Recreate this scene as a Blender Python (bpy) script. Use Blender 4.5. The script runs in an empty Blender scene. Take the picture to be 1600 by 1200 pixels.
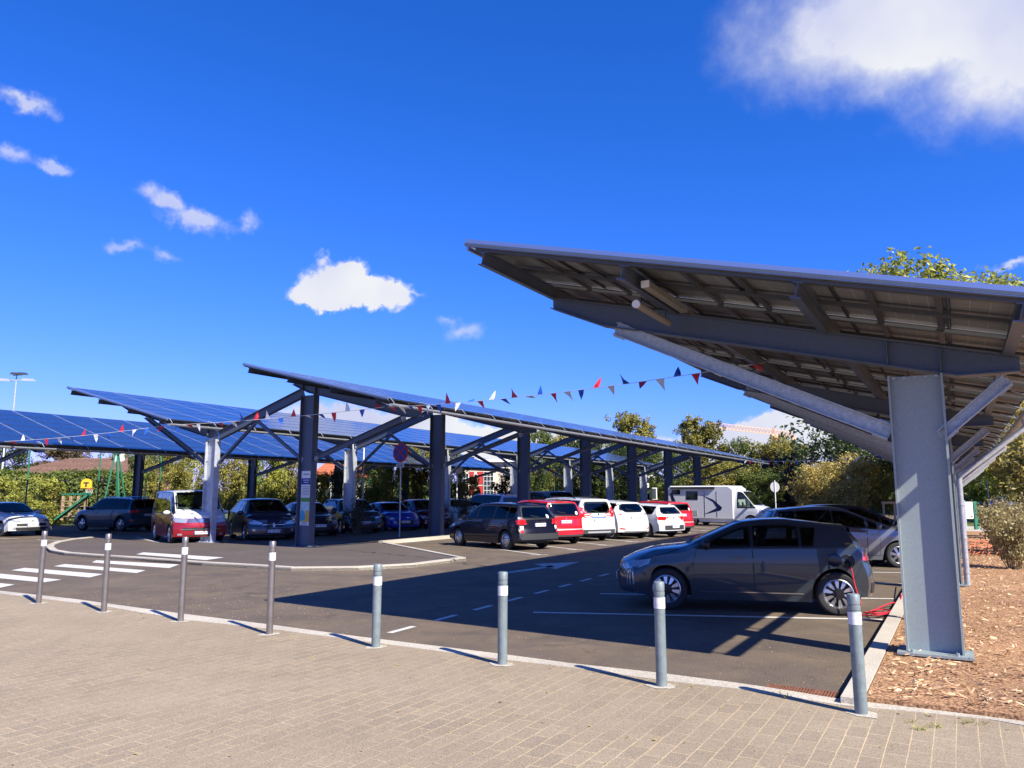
import bpy, math, random
from mathutils import Vector, Matrix, Euler
from mathutils.bvhtree import BVHTree
from mathutils.geometry import delaunay_2d_cdt
random.seed(7)
R = math.radians
scene = bpy.context.scene
COL = scene.collection

# ------------------------------------------------------------------ camera
EYE = 1.7
PITCH = math.atan(172 / 1200)
cam_data = bpy.data.cameras.new('camera')
cam = bpy.data.objects.new('camera', cam_data)
COL.objects.link(cam)
cam.location = (0, 0, EYE)
cam.rotation_euler = (math.pi / 2 + PITCH, 0, 0)
cam_data.sensor_width = 36
cam_data.lens = 27.0
cam_data.clip_start = 0.05
cam_data.clip_end = 6000
scene.camera = cam

# ------------------------------------------------------------------ light
SUN_EL, SUN_AZ = 41.0, 40.5          # sun behind the camera, to its right
scene.view_settings.view_transform = 'Standard'
scene.view_settings.look = 'None'
scene.view_settings.gamma = 1
scene.view_settings.exposure = 1.0
sd = bpy.data.lights.new('sun', 'SUN')
sd.energy = 5.0
sd.angle = R(0.5)
sd.color = (1.0, 0.925, 0.78)
sun = bpy.data.objects.new('sun', sd)
COL.objects.link(sun)
sun_dir = Vector((math.sin(R(SUN_AZ)) * math.cos(R(SUN_EL)), -math.cos(R(SUN_AZ)) * math.cos(R(SUN_EL)), math.sin(R(SUN_EL))))
sun.rotation_euler = sun_dir.to_track_quat('Z', 'Y').to_euler()
sun.location = (20, -20, 40)


def ray(px, py):
    """world direction of a photo pixel (1600 x 1200), used to set out directions"""
    u, v = (px - 800) / 1200, (600 - py) / 1200
    c, s = math.cos(PITCH), math.sin(PITCH)
    return Vector((u, c - v * s, s + v * c))


world = bpy.data.worlds.new('World')
scene.world = world
world.use_nodes = True
wt = world.node_tree
for n in list(wt.nodes):
    wt.nodes.remove(n)


def wn(kind, **kw):
    n = wt.nodes.new(kind)
    for k, v in kw.items():
        setattr(n, k, v)
    return n


def wmath(op, a, b=None, clamp=False):
    n = wn('ShaderNodeMath', operation=op, use_clamp=clamp)
    for i, v in enumerate((a, b)):
        if v is None:
            continue
        if isinstance(v, (int, float)):
            n.inputs[i].default_value = v
        else:
            wt.links.new(v, n.inputs[i])
    return n.outputs[0]


sky = wn('ShaderNodeTexSky', sky_type='NISHITA', sun_disc=False)
sky.sun_elevation = R(SUN_EL)
sky.sun_rotation = R(180 - SUN_AZ)
sky.altitude = 200
sky.air_density = 1.0
sky.dust_density = 0.4
sky.ozone_density = 3.0
hs = wn('ShaderNodeHueSaturation')
hs.inputs['Saturation'].default_value = 1.0
hs.inputs['Value'].default_value = 0.95
wt.links.new(sky.outputs[0], hs.inputs['Color'])
tc = wn('ShaderNodeTexCoord')
warpn = wn('ShaderNodeTexNoise')
warpn.inputs['Scale'].default_value = 22
warpn.inputs['Detail'].default_value = 6
warpn.inputs['Roughness'].default_value = .62
wt.links.new(tc.outputs['Generated'], warpn.inputs['Vector'])
warp = wn('ShaderNodeVectorMath', operation='MULTIPLY_ADD')
warp.inputs[1].default_value = (.05, .05, .05)
wt.links.new(warpn.outputs['Color'], warp.inputs[0])
shift = wn('ShaderNodeVectorMath', operation='SUBTRACT')
shift.inputs[1].default_value = (.025, .025, .025)
wt.links.new(tc.outputs['Generated'], shift.inputs[0])
wt.links.new(shift.outputs[0], warp.inputs[2])
noise = wn('ShaderNodeTexNoise')
noise.inputs['Scale'].default_value = 16
noise.inputs['Detail'].default_value = 8
noise.inputs['Roughness'].default_value = 0.6
wt.links.new(tc.outputs['Generated'], noise.inputs['Vector'])
noise2 = wn('ShaderNodeTexNoise')
noise2.inputs['Scale'].default_value = 5
noise2.inputs['Detail'].default_value = 4
wt.links.new(tc.outputs['Generated'], noise2.inputs['Vector'])
# (px, py, half width, half height, tilt degrees, noise amount, softness, density)
CLOUDS = [
    (46, 156, 38, 17, -12, 0.9, .7, .75), (20, 243, 24, 14, 0, 1.0, .8, .6), (82, 258, 32, 15, 5, 1.1, .7, .6),
    (262, 322, 38, 20, -30, .9, .6, .8), (305, 345, 62, 20, -6, .9, .6, .8), (385, 348, 26, 14, 15, 1.2, .8, .55),
    (190, 386, 30, 10, 6, 1.1, .8, .55), (260, 395, 28, 9, -5, 1.1, .8, .55),
    (530, 440, 60, 36, 0, .35, .22, 1.0), (560, 452, 88, 27, -6, .35, .22, 1.0), (508, 464, 52, 22, 0, .35, .25, 1.0), (650, 456, 34, 7, 0, .9, .8, .6),
    (728, 520, 30, 13, 10, 1.2, .9, .5), (700, 506, 24, 10, 0, 1.2, .9, .4),
    (1440, 20, 300, 135, -6, .22, .55, 1.0), (1275, 40, 120, 100, -15, .35, .8, .9), (1640, 60, 230, 150, 0, .25, .6, 1.0), (1560, 160, 150, 34, 0, .6, .9, .6),
    (1585, 413, 44, 9, -3, .7, .8, .8),
    (620, 672, 170, 34, -5, .45, .25, 1.0), (760, 690, 160, 30, -3, .45, .25, 1.0), (540, 650, 70, 12, -4, .6, .4, .9),
    (1030, 700, 90, 24, 0, .5, .3, .95), (1180, 678, 90, 20, 5, .5, .28, 1.0), (1240, 690, 100, 42, 0, .5, .25, 1.0), (1140, 700, 120, 30, 0, .5, .3, 1.0),
    (215, 742, 60, 20, 0, .5, .4, .9), (1380, 700, 150, 40, 0, .5, .3, 1.0), (120, 745, 60, 14, 0, .5, .4, .8),
    (-260, 420, 120, 34, 0, .7, .5, .9), (2050, 520, 190, 60, 0, .6, .4, 1.0),
]
mask = None
for (px, py, a, b, tilt, amp, soft, dens) in CLOUDS:
    d = ray(px, py)
    ln = d.length
    d = d.normalized()
    right = d.cross(Vector((0, 0, 1))).normalized()
    up = right.cross(d).normalized()
    t = R(tilt)
    ax = right * math.cos(t) + up * math.sin(t)
    az = up * math.cos(t) - right * math.sin(t)
    ay = az.cross(ax)
    m = wn('ShaderNodeMapping', vector_type='TEXTURE')
    m.inputs['Location'].default_value = d
    m.inputs['Rotation'].default_value = Matrix((ax, ay, az)).transposed().to_euler()
    m.inputs['Scale'].default_value = (a / 1200 / ln * 1.25, 0.6, b / 1200 / ln * 1.25)
    wt.links.new(warp.outputs[0], m.inputs['Vector'])
    v = wn('ShaderNodeVectorMath', operation='LENGTH')
    wt.links.new(m.outputs[0], v.inputs[0])
    nz = wmath('MULTIPLY', wmath('SUBTRACT', noise.outputs['Fac'], 0.5), amp * 2.2)
    f = wmath('ADD', wmath('SUBTRACT', 0.95, v.outputs['Value']), nz)
    f = wmath('DIVIDE', f, soft, clamp=True)
    f = wmath('MULTIPLY', wmath('MULTIPLY', f, f), dens)
    mask = f if mask is None else wmath('MAXIMUM', mask, f)
# cloud colour: bright tops, lilac grey bodies
cr = wn('ShaderNodeValToRGB')
cr.color_ramp.elements[0].position = 0.36
cr.color_ramp.elements[0].color = (0.66, 0.70, 0.95, 1)
cr.color_ramp.elements[1].position = 0.62
cr.color_ramp.elements[1].color = (0.93, 0.95, 1.0, 1)
wt.links.new(noise2.outputs['Fac'], cr.inputs['Fac'])
skyb = wn('ShaderNodeBackground')
skyb.inputs['Strength'].default_value = 0.062
tint = wn('ShaderNodeVectorMath', operation='MULTIPLY')
tint.inputs[1].default_value = (0.33, 0.79, 2.0)
wt.links.new(hs.outputs[0], tint.inputs[0])
sep = wn('ShaderNodeSeparateColor')
wt.links.new(tint.outputs[0], sep.inputs[0])
cmb = wn('ShaderNodeCombineColor')
wt.links.new(wmath('MULTIPLY', wmath('POWER', sep.outputs[0], 1.68), 1.40), cmb.inputs[0])
wt.links.new(sep.outputs[1], cmb.inputs[1])
wt.links.new(sep.outputs[2], cmb.inputs[2])
wt.links.new(cmb.outputs[0], skyb.inputs['Color'])
clb = wn('ShaderNodeBackground')
clb.inputs['Strength'].default_value = 0.47
wt.links.new(cr.outputs[0], clb.inputs['Color'])
mixs = wn('ShaderNodeMixShader')
wt.links.new(mask, mixs.inputs[0])
wt.links.new(skyb.outputs[0], mixs.inputs[1])
wt.links.new(clb.outputs[0], mixs.inputs[2])
wo = wn('ShaderNodeOutputWorld')
wt.links.new(mixs.outputs[0], wo.inputs[0])


# ------------------------------------------------------------------ helpers
def G(px, py, z=0.0):
    """ground point that the photo shows at a pixel, for setting out kerbs and markings"""
    r = ray(px, py)
    k = (z - EYE) / r.z
    return (r.x * k, r.y * k)


def W(s, t, z=0.0):
    """lot grid (s along the canopy rows, t across them) to world"""
    return Vector((.5 * s + .8660254 * t, .8660254 * s - .5 * t, z))


def at_px(px, dist):
    """ground point at a distance in front, in the direction of a photo column"""
    return ((px - 800) / 1200 * dist / 1.005, dist)


def z_at(py, dist):
    r = ray(800, py)
    return EYE + r.z / r.y * dist


MATS = {}


def mat(name, color, rough=.6, metal=0., coat=0., noise_amt=0., noise_scale=8., bump=0., bump_scale=None, color2=None, spec=None, trans=0., uv=False, coord='Object'):
    if name in MATS:
        return MATS[name]
    m = bpy.data.materials.new(name)
    m.use_nodes = True
    nt = m.node_tree
    b = nt.nodes['Principled BSDF']
    b.inputs['Base Color'].default_value = (*color, 1)
    b.inputs['Roughness'].default_value = rough
    b.inputs['Metallic'].default_value = metal
    b.inputs['Coat Weight'].default_value = coat
    b.inputs['Coat Roughness'].default_value = .03
    if spec is not None:
        b.inputs['Specular IOR Level'].default_value = spec
    if trans:
        b.inputs['Transmission Weight'].default_value = trans
    if noise_amt or color2 or bump:
        t = nt.nodes.new('ShaderNodeTexCoord')
        n = nt.nodes.new('ShaderNodeTexNoise')
        n.inputs['Scale'].default_value = noise_scale
        n.inputs['Detail'].default_value = 6
        n.inputs['Roughness'].default_value = .65
        nt.links.new(t.outputs[coord], n.inputs['Vector'])
        if noise_amt or color2:
            r = nt.nodes.new('ShaderNodeValToRGB')
            c2 = color2 or tuple(min(1, c * (1 + noise_amt)) for c in color)
            c1 = color if color2 else tuple(c * (1 - noise_amt) for c in color)
            r.color_ramp.elements[0].position = .32
            r.color_ramp.elements[1].position = .68
            r.color_ramp.elements[0].color = (*c1, 1)
            r.color_ramp.elements[1].color = (*c2, 1)
            nt.links.new(n.outputs['Fac'], r.inputs[0])
            nt.links.new(r.outputs[0], b.inputs['Base Color'])
        if bump:
            n2 = nt.nodes.new('ShaderNodeTexNoise')
            n2.inputs['Scale'].default_value = bump_scale or noise_scale * 4
            n2.inputs['Detail'].default_value = 4
            nt.links.new(t.outputs[coord], n2.inputs['Vector'])
            bp = nt.nodes.new('ShaderNodeBump')
            bp.inputs['Strength'].default_value = bump
            bp.inputs['Distance'].default_value = .01
            nt.links.new(n2.outputs['Fac'], bp.inputs['Height'])
            nt.links.new(bp.outputs[0], b.inputs['Normal'])
    MATS[name] = m
    return m


def leaf_mat(name, c1, c2, tr=.35):
    m = bpy.data.materials.new(name)
    m.use_nodes = True
    nt = m.node_tree
    nt.nodes.clear()
    g = nt.nodes.new('ShaderNodeNewGeometry')
    r = nt.nodes.new('ShaderNodeValToRGB')
    r.color_ramp.elements[0].color = (*c1, 1)
    r.color_ramp.elements[1].color = (*c2, 1)
    t = nt.nodes.new('ShaderNodeTexCoord')
    n = nt.nodes.new('ShaderNodeTexNoise')
    n.inputs['Scale'].default_value = .9
    nt.links.new(t.outputs['Object'], n.inputs['Vector'])
    mx = nt.nodes.new('ShaderNodeMath')
    mx.operation = 'MULTIPLY_ADD'
    mx.inputs[1].default_value = .55
    nt.links.new(g.outputs['Random Per Island'], mx.inputs[0])
    s = nt.nodes.new('ShaderNodeMath')
    s.operation = 'MULTIPLY_ADD'
    s.inputs[1].default_value = 1.6
    s.inputs[2].default_value = -.55
    nt.links.new(n.outputs['Fac'], s.inputs[0])
    nt.links.new(s.outputs[0], mx.inputs[2])
    nt.links.new(mx.outputs[0], r.inputs[0])
    d = nt.nodes.new('ShaderNodeBsdfPrincipled')
    d.inputs['Roughness'].default_value = .5
    tl = nt.nodes.new('ShaderNodeBsdfTranslucent')
    nt.links.new(r.outputs[0], d.inputs['Base Color'])
    nt.links.new(r.outputs[0], tl.inputs['Color'])
    ms = nt.nodes.new('ShaderNodeMixShader')
    ms.inputs[0].default_value = tr
    nt.links.new(d.outputs[0], ms.inputs[1])
    nt.links.new(tl.outputs[0], ms.inputs[2])
    o = nt.nodes.new('ShaderNodeOutputMaterial')
    nt.links.new(ms.outputs[0], o.inputs[0])
    return m


def tag(o, label=None, cat=None, group=None, kind=None):
    if label: o['label'] = label
    if cat: o['category'] = cat
    if group: o['group'] = group
    if kind: o['kind'] = kind
    return o


def thing(name, label, cat, loc=(0, 0, 0), rz=0., group=None):
    o = bpy.data.objects.new(name, None)
    COL.objects.link(o)
    o.location = loc
    o.rotation_euler = (0, 0, rz)
    o.empty_display_size = .2
    return tag(o, label, cat, group)


class MB:
    def __init__(self):
        self.v, self.f, self.m, self.uv = [], [], [], None

    def add(self, verts, faces, mi=0):
        b = len(self.v)
        self.v += [tuple(p) for p in verts]
        for f in faces:
            self.f.append(tuple(i + b for i in f))
            self.m.append(mi)
        return self

    def box(self, c, size, mi=0, M=None):
        x, y, z = size[0] / 2, size[1] / 2, size[2] / 2
        vs = [Vector((sx * x, sy * y, sz * z)) for sz in (-1, 1) for sy in (-1, 1) for sx in (-1, 1)]
        if M is not None:
            vs = [M @ p for p in vs]
        c = Vector(c)
        return self.add([p + c for p in vs], [(0, 2, 3, 1), (4, 5, 7, 6), (0, 1, 5, 4), (2, 6, 7, 3), (0, 4, 6, 2), (1, 3, 7, 5)], mi)

    def bar(self, p0, p1, w, h, mi=0, up=Vector((0, 0, 1))):
        p0, p1 = Vector(p0), Vector(p1)
        d = p1 - p0
        ln = d.length
        d.normalize()
        side = d.cross(up)
        if side.length < 1e-4:
            side = d.cross(Vector((1, 0, 0)))
        side.normalize()
        u = side.cross(d)
        M = Matrix((d, side, u)).transposed()
        return self.box((p0 + p1) / 2, (ln, w, h), mi, M)

    def ibeam(self, p0, p1, h, w, mi=0, up=Vector((0, 0, 1)), tf=.016, tw=.012):
        """I section; web lies in the plane of the axis and `up`"""
        p0, p1, up = Vector(p0), Vector(p1), Vector(up)
        d = (p1 - p0).normalized()
        side = d.cross(up).normalized()
        u = side.cross(d)
        self.bar(p0, p1, tw, h - 2 * tf - .002, mi, up)
        for s in (-1, 1):
            o = u * s * (h / 2 - tf / 2)
            self.bar(p0 + o, p1 + o, w, tf, mi, up)
        return self

    def tube(self, pts, r, n=8, mi=0, cap=True, radii=None):
        pts = [Vector(p) for p in pts]
        rings = []
        prev = None
        for i, p in enumerate(pts):
            a = pts[max(0, i - 1)]
            b = pts[min(len(pts) - 1, i + 1)]
            d = (b - a).normalized()
            ref = prev if prev is not None else (Vector((0, 0, 1)) if abs(d.z) < .9 else Vector((1, 0, 0)))
            x = d.cross(ref)
            if x.length < 1e-5:
                x = d.cross(Vector((0, 1, 0)))
            x.normalize()
            y = x.cross(d)
            prev = y
            rr = radii[i] if radii else r
            rings.append([p + (x * math.cos(2 * math.pi * k / n) + y * math.sin(2 * math.pi * k / n)) * rr for k in range(n)])
        vs = [q for rg in rings for q in rg]
        fs = []
        for i in range(len(rings) - 1):
            for k in range(n):
                fs.append((i * n + k, i * n + (k + 1) % n, (i + 1) * n + (k + 1) % n, (i + 1) * n + k))
        if cap:
            fs.append(tuple(range(n - 1, -1, -1)))
            fs.append(tuple((len(rings) - 1) * n + k for k in range(n)))
        return self.add(vs, fs, mi)

    def lathe(self, prof, n=24, mi=0, axis='z', c=(0, 0, 0), mis=None, closed=False):
        """prof: (radius, height) points"""
        c = Vector(c)
        vs = []
        for (r, h) in prof:
            for k in range(n):
                a = 2 * math.pi * k / n
                if axis == 'z':
                    p = Vector((r * math.cos(a), r * math.sin(a), h))
                else:
                    p = Vector((r * math.cos(a), h, r * math.sin(a)))
                vs.append(p + c)
        b = len(self.v)
        self.v += [tuple(p) for p in vs]
        for i in range(len(prof) - 1):
            for k in range(n):
                self.f.append((b + i * n + k, b + i * n + (k + 1) % n, b + (i + 1) * n + (k + 1) % n, b + (i + 1) * n + k))
                self.m.append(mis[i] if mis else mi)
        return self

    def build(self, name, mats, parent=None, smooth=False, angle=40, loc=None, uvst=False):
        me = bpy.data.meshes.new(name)
        me.from_pydata(self.v, [], self.f)
        if not isinstance(mats, (list, tuple)):
            mats = [mats]
        for m in mats:
            me.materials.append(m)
        if len(mats) > 1:
            me.polygons.foreach_set('material_index', self.m)
        if uvst:
            uvl = me.uv_layers.new(name='lot')
            for lp in me.loops:
                x, y, z = me.vertices[lp.vertex_index].co
                uvl.data[lp.index].uv = (.5 * x + .866 * y, .866 * x - .5 * y)
        if smooth:
            me.polygons.foreach_set('use_smooth', [True] * len(me.polygons))
            try:
                me.set_sharp_from_angle(angle=R(angle))
            except Exception:
                pass
        me.update()
        o = bpy.data.objects.new(name, me)
        COL.objects.link(o)
        if parent:
            o.parent = parent
        if loc is not None:
            o.location = loc
        return o


def copy_obj(o, parent=None):
    c = o.copy()
    COL.objects.link(c)
    if parent is not None:
        c.parent = parent
    return c


def copy_tree(o, parent=None):
    kids = list(o.children)
    c = copy_obj(o, parent)
    for k in kids:
        copy_tree(k, c)
    return c


def sheet(name, pts, z, m, kind='structure', thick=0.0):
    mb = MB()
    n = len(pts)
    mb.add([(p[0], p[1], z) for p in pts], [tuple(range(n))])
    area = sum(pts[i][0] * pts[(i + 1) % n][1] - pts[(i + 1) % n][0] * pts[i][1] for i in range(n))
    if area < 0:
        mb.f = [tuple(reversed(f)) for f in mb.f]
    if thick:
        b = len(mb.v)
        mb.v += [(p[0], p[1], z - thick) for p in pts]
        for i in range(n):
            j = (i + 1) % n
            q = (i, b + i, b + j, j) if area > 0 else (j, b + j, b + i, i)
            mb.f.append(q)
            mb.m.append(0)
    o = mb.build(name, m, uvst=True)
    o['kind'] = kind
    return o


def ribbon(name, line, w, z0, z1, m, side=1):
    """kerb following a polyline: a strip w wide to one side with vertical faces"""
    P = [Vector((p[0], p[1])) for p in line]
    Q = []
    for i, p in enumerate(P):
        a, b = P[max(0, i - 1)], P[min(len(P) - 1, i + 1)]
        d = (b - a).normalized()
        Q.append(p + Vector((-d.y, d.x)) * w * side)
    mb = MB()
    n = len(P)
    vs = [(p.x, p.y, z1) for p in P] + [(q.x, q.y, z1) for q in Q] + [(p.x, p.y, z0) for p in P] + [(q.x, q.y, z0) for q in Q]
    fs = []
    for i in range(n - 1):
        fs += [(i, i + 1, n + i + 1, n + i), (2 * n + i, 2 * n + i + 1, i + 1, i), (n + i, n + i + 1, 3 * n + i + 1, 3 * n + i)]
    fs += [(0, n, 3 * n, 2 * n), (n - 1, 2 * n - 1, 4 * n - 1, 3 * n - 1)]
    mb.add(vs, fs)
    o = mb.build(name, m, uvst=True)
    o['kind'] = 'structure'
    return o


# ------------------------------------------------------------------ materials
def ground_mat(name, base, dark, light, speck_scale=180, stain=(.85, 1.12), rough=.9, dust=None):
    m = bpy.data.materials.new(name)
    m.use_nodes = True
    nt = m.node_tree
    b = nt.nodes['Principled BSDF']
    b.inputs['Roughness'].default_value = rough
    b.inputs['Specular IOR Level'].default_value = .3
    t = nt.nodes.new('ShaderNodeTexCoord')
    fine = nt.nodes.new('ShaderNodeTexNoise')
    fine.inputs['Scale'].default_value = speck_scale
    fine.inputs['Detail'].default_value = 2
    nt.links.new(t.outputs['Object'], fine.inputs['Vector'])
    r = nt.nodes.new('ShaderNodeValToRGB')
    e = r.color_ramp.elements
    e[0].position, e[0].color = .33, (*dark, 1)
    e[1].position, e[1].color = .72, (*light, 1)
    k = e.new(.5)
    k.color = (*base, 1)
    nt.links.new(fine.outputs['Fac'], r.inputs[0])
    big = nt.nodes.new('ShaderNodeTexNoise')
    big.inputs['Scale'].default_value = .55
    big.inputs['Detail'].default_value = 7
    big.inputs['Roughness'].default_value = .62
    nt.links.new(t.outputs['Object'], big.inputs['Vector'])
    r2 = nt.nodes.new('ShaderNodeMapRange')
    r2.inputs['From Min'].default_value = .3
    r2.inputs['From Max'].default_value = .7
    r2.inputs['To Min'].default_value = stain[0]
    r2.inputs['To Max'].default_value = stain[1]
    nt.links.new(big.outputs['Fac'], r2.inputs['Value'])
    mul = nt.nodes.new('ShaderNodeVectorMath')
    mul.operation = 'SCALE'
    nt.links.new(r.outputs[0], mul.inputs[0])
    nt.links.new(r2.outputs[0], mul.inputs['Scale'])
    out = mul.outputs[0]
    if dust:
        dn = nt.nodes.new('ShaderNodeTexNoise')
        dn.inputs['Scale'].default_value = 1.3
        dn.inputs['Detail'].default_value = 8
        dn.inputs['Roughness'].default_value = .7
        dn.inputs['Distortion'].default_value = .6
        nt.links.new(t.outputs['Object'], dn.inputs['Vector'])
        dr = nt.nodes.new('ShaderNodeMapRange')
        dr.inputs['From Min'].default_value = .44
        dr.inputs['From Max'].default_value = .66
        dr.inputs['To Max'].default_value = .65
        nt.links.new(dn.outputs['Fac'], dr.inputs['Value'])
        mx = nt.nodes.new('ShaderNodeMix')
        mx.data_type = 'RGBA'
        nt.links.new(dr.outputs[0], mx.inputs['Factor'])
        nt.links.new(out, mx.inputs['A'])
        mx.inputs['B'].default_value = (*dust, 1)
        out = mx.outputs['Result']
    if dust:
        on = nt.nodes.new('ShaderNodeTexNoise')
        on.inputs['Scale'].default_value = 1.9
        on.inputs['Detail'].default_value = 9
        on.inputs['Roughness'].default_value = .72
        on.inputs['Distortion'].default_value = 1.2
        mp = nt.nodes.new('ShaderNodeMapping')
        mp.inputs['Location'].default_value = (31, 17, 4)
        nt.links.new(t.outputs['Object'], mp.inputs['Vector'])
        nt.links.new(mp.outputs[0], on.inputs['Vector'])
        orr = nt.nodes.new('ShaderNodeMapRange')
        orr.inputs['From Min'].default_value = .58
        orr.inputs['From Max'].default_value = .70
        orr.inputs['To Min'].default_value = 1.0
        orr.inputs['To Max'].default_value = .62
        nt.links.new(on.outputs['Fac'], orr.inputs['Value'])
        om = nt.nodes.new('ShaderNodeVectorMath')
        om.operation = 'SCALE'
        nt.links.new(out, om.inputs[0])
        nt.links.new(orr.outputs[0], om.inputs['Scale'])
        out = om.outputs[0]
    nt.links.new(out, b.inputs['Base Color'])
    bp = nt.nodes.new('ShaderNodeBump')
    bp.inputs['Strength'].default_value = .35
    bp.inputs['Distance'].default_value = .004
    nt.links.new(fine.outputs['Fac'], bp.inputs['Height'])
    nt.links.new(bp.outputs[0], b.inputs['Normal'])
    return m


def paver_mat():
    m = ground_mat('pavers', (.280, .225, .158), (.180, .145, .10), (.39, .32, .23), 150, (.86, 1.08))
    nt = m.node_tree
    b = nt.nodes['Principled BSDF']
    src = b.inputs['Base Color'].links[0].from_socket
    uv = nt.nodes.new('ShaderNodeUVMap')
    uv.uv_map = 'lot'
    # joints wobble a little
    nz = nt.nodes.new('ShaderNodeTexNoise')
    nz.inputs['Scale'].default_value = 5
    nt.links.new(uv.outputs[0], nz.inputs['Vector'])
    sc = nt.nodes.new('ShaderNodeVectorMath')
    sc.operation = 'MULTIPLY_ADD'
    nt.links.new(nz.outputs['Color'], sc.inputs[0])
    sc.inputs[1].default_value = (.012, .012, 0)
    nt.links.new(uv.outputs[0], sc.inputs[2])
    br = nt.nodes.new('ShaderNodeTexBrick')
    br.offset = .5
    br.inputs['Scale'].default_value = 1
    br.inputs['Mortar Size'].default_value = .0042
    br.inputs['Mortar Smooth'].default_value = .35
    br.inputs['Brick Width'].default_value = .27
    br.inputs['Row Height'].default_value = .135
    br.inputs['Color1'].default_value = (.90, .90, .91, 1)
    br.inputs['Color2'].default_value = (1.07, 1.06, 1.04, 1)
    br.inputs['Mortar'].default_value = (1.75, 1.66, 1.42, 1)
    nt.links.new(sc.outputs[0], br.inputs['Vector'])
    # joint filling comes and goes
    jn = nt.nodes.new('ShaderNodeTexNoise')
    jn.inputs['Scale'].default_value = 1.1
    jn.inputs['Detail'].default_value = 5
    nt.links.new(uv.outputs[0], jn.inputs['Vector'])
    jr = nt.nodes.new('ShaderNodeMapRange')
    jr.inputs['From Min'].default_value = .36
    jr.inputs['From Max'].default_value = .6
    jr.inputs['To Min'].default_value = .35
    nt.links.new(jn.outputs['Fac'], jr.inputs['Value'])
    mx = nt.nodes.new('ShaderNodeMix')
    mx.data_type = 'RGBA'
    nt.links.new(jr.outputs[0], mx.inputs['Factor'])
    mx.inputs['A'].default_value = (1, 1, 1, 1)
    nt.links.new(br.outputs['Color'], mx.inputs['B'])
    mul = nt.nodes.new('ShaderNodeVectorMath')
    mul.operation = 'MULTIPLY'
    nt.links.new(src, mul.inputs[0])
    nt.links.new(mx.outputs['Result'], mul.inputs[1])
    nt.links.new(mul.outputs[0], b.inputs['Base Color'])
    return m


M_ASPH = ground_mat('asphalt', (.104, .081, .062), (.049, .038, .029), (.205, .165, .13), 80, (.78, 1.18), dust=(.17, .128, .082))
M_WALK = ground_mat('walk_asphalt', (.092, .073, .062), (.052, .042, .036), (.15, .125, .11), 110, (.85, 1.15))
M_PAVE = paver_mat()
M_KERB = ground_mat('kerb_concrete', (.46, .42, .35), (.33, .30, .25), (.6, .55, .47), 70, (.75, 1.12))
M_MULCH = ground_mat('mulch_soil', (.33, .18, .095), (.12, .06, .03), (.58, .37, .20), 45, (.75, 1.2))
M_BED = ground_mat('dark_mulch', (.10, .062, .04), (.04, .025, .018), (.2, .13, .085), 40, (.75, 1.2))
M_GRASS = ground_mat('grass_ground', (.10, .13, .035), (.06, .085, .02), (.17, .19, .06), 30, (.7, 1.25))
M_PATH = ground_mat('pale_path', (.42, .39, .34), (.33, .3, .27), (.52, .49, .43), 30, (.85, 1.1))
M_PAINT = mat('road_paint', (.40, .39, .36), .75, color2=(.66, .65, .62), noise_scale=26, bump=.2)
M_PAINTW = mat('worn_paint', (.42, .41, .39), .8, noise_amt=.35, noise_scale=6)
M_STEEL = mat('shaded_grey_steel', (.085, .105, .15), .45, .25, noise_amt=.10, noise_scale=40, bump=.12, bump_scale=190)  # canopy steel with the shade painted into its colour
M_STEEL_LIT = mat('lit_grey_steel', (.275, .325, .335), .48, .2, noise_amt=.09, noise_scale=60, bump=.2, bump_scale=220)  # same steel, sunlight painted into the colour, for the near columns only
M_GALV = mat('galvanised', (.40, .43, .45), .5, .45, noise_amt=.2, noise_scale=22, bump=.1, bump_scale=120)
M_GALV2 = mat('pale_galvanised', (.42, .45, .50), .45, .3, noise_amt=.18, noise_scale=6)
M_DARKST = mat('dark_rail', (.09, .095, .105), .5, .6)
M_ALU = mat('aluminium', (.66, .69, .74), .35, .8)
M_TRIM = mat('blue_grey_flashing', (.42, .46, .58), .3, .8)
M_BLACK = mat('black_plastic', (.014, .015, .017), .55)
M_RUB = mat('tyre_rubber', (.018, .018, .019), .8, bump=.3, bump_scale=60)
M_GLASS = mat('car_glass', (.016, .024, .026), .04, 0, 1.0, spec=.9)
M_CHROME = mat('chrome', (.75, .76, .78), .12, 1)
M_RIM = mat('alloy', (.58, .59, .61), .28, .9)
M_RIMD = mat('dark_alloy', (.03, .031, .034), .35, .6)
M_LAMP = mat('lamp_glass', (.36, .38, .40), .1, .4, 1.)
M_RED = mat('red_lens', (.55, .012, .015), .12, 0, 1.)
M_PLATE = mat('number_plate', (.72, .72, .70), .45)
M_PLBLUE = mat('plate_blue', (.02, .07, .4), .5)
M_INK = mat('dark_ink', (.03, .03, .035), .6)
M_WHITE = mat('white_coat', (.72, .72, .72), .5)
M_REFL = mat('white_reflective', (.60, .61, .62), .5, noise_amt=.12, noise_scale=30)
M_FLAGS = [mat('flag_red', (.62, .02, .03), .6), mat('flag_blue', (.02, .10, .50), .6), mat('flag_white', (.78, .78, .78), .6)]
M_GREEN = mat('green_paint', (.015, .16, .09), .5)
M_BARK = mat('bark', (.11, .085, .062), .9, noise_amt=.35, noise_scale=14, bump=.6)


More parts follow.
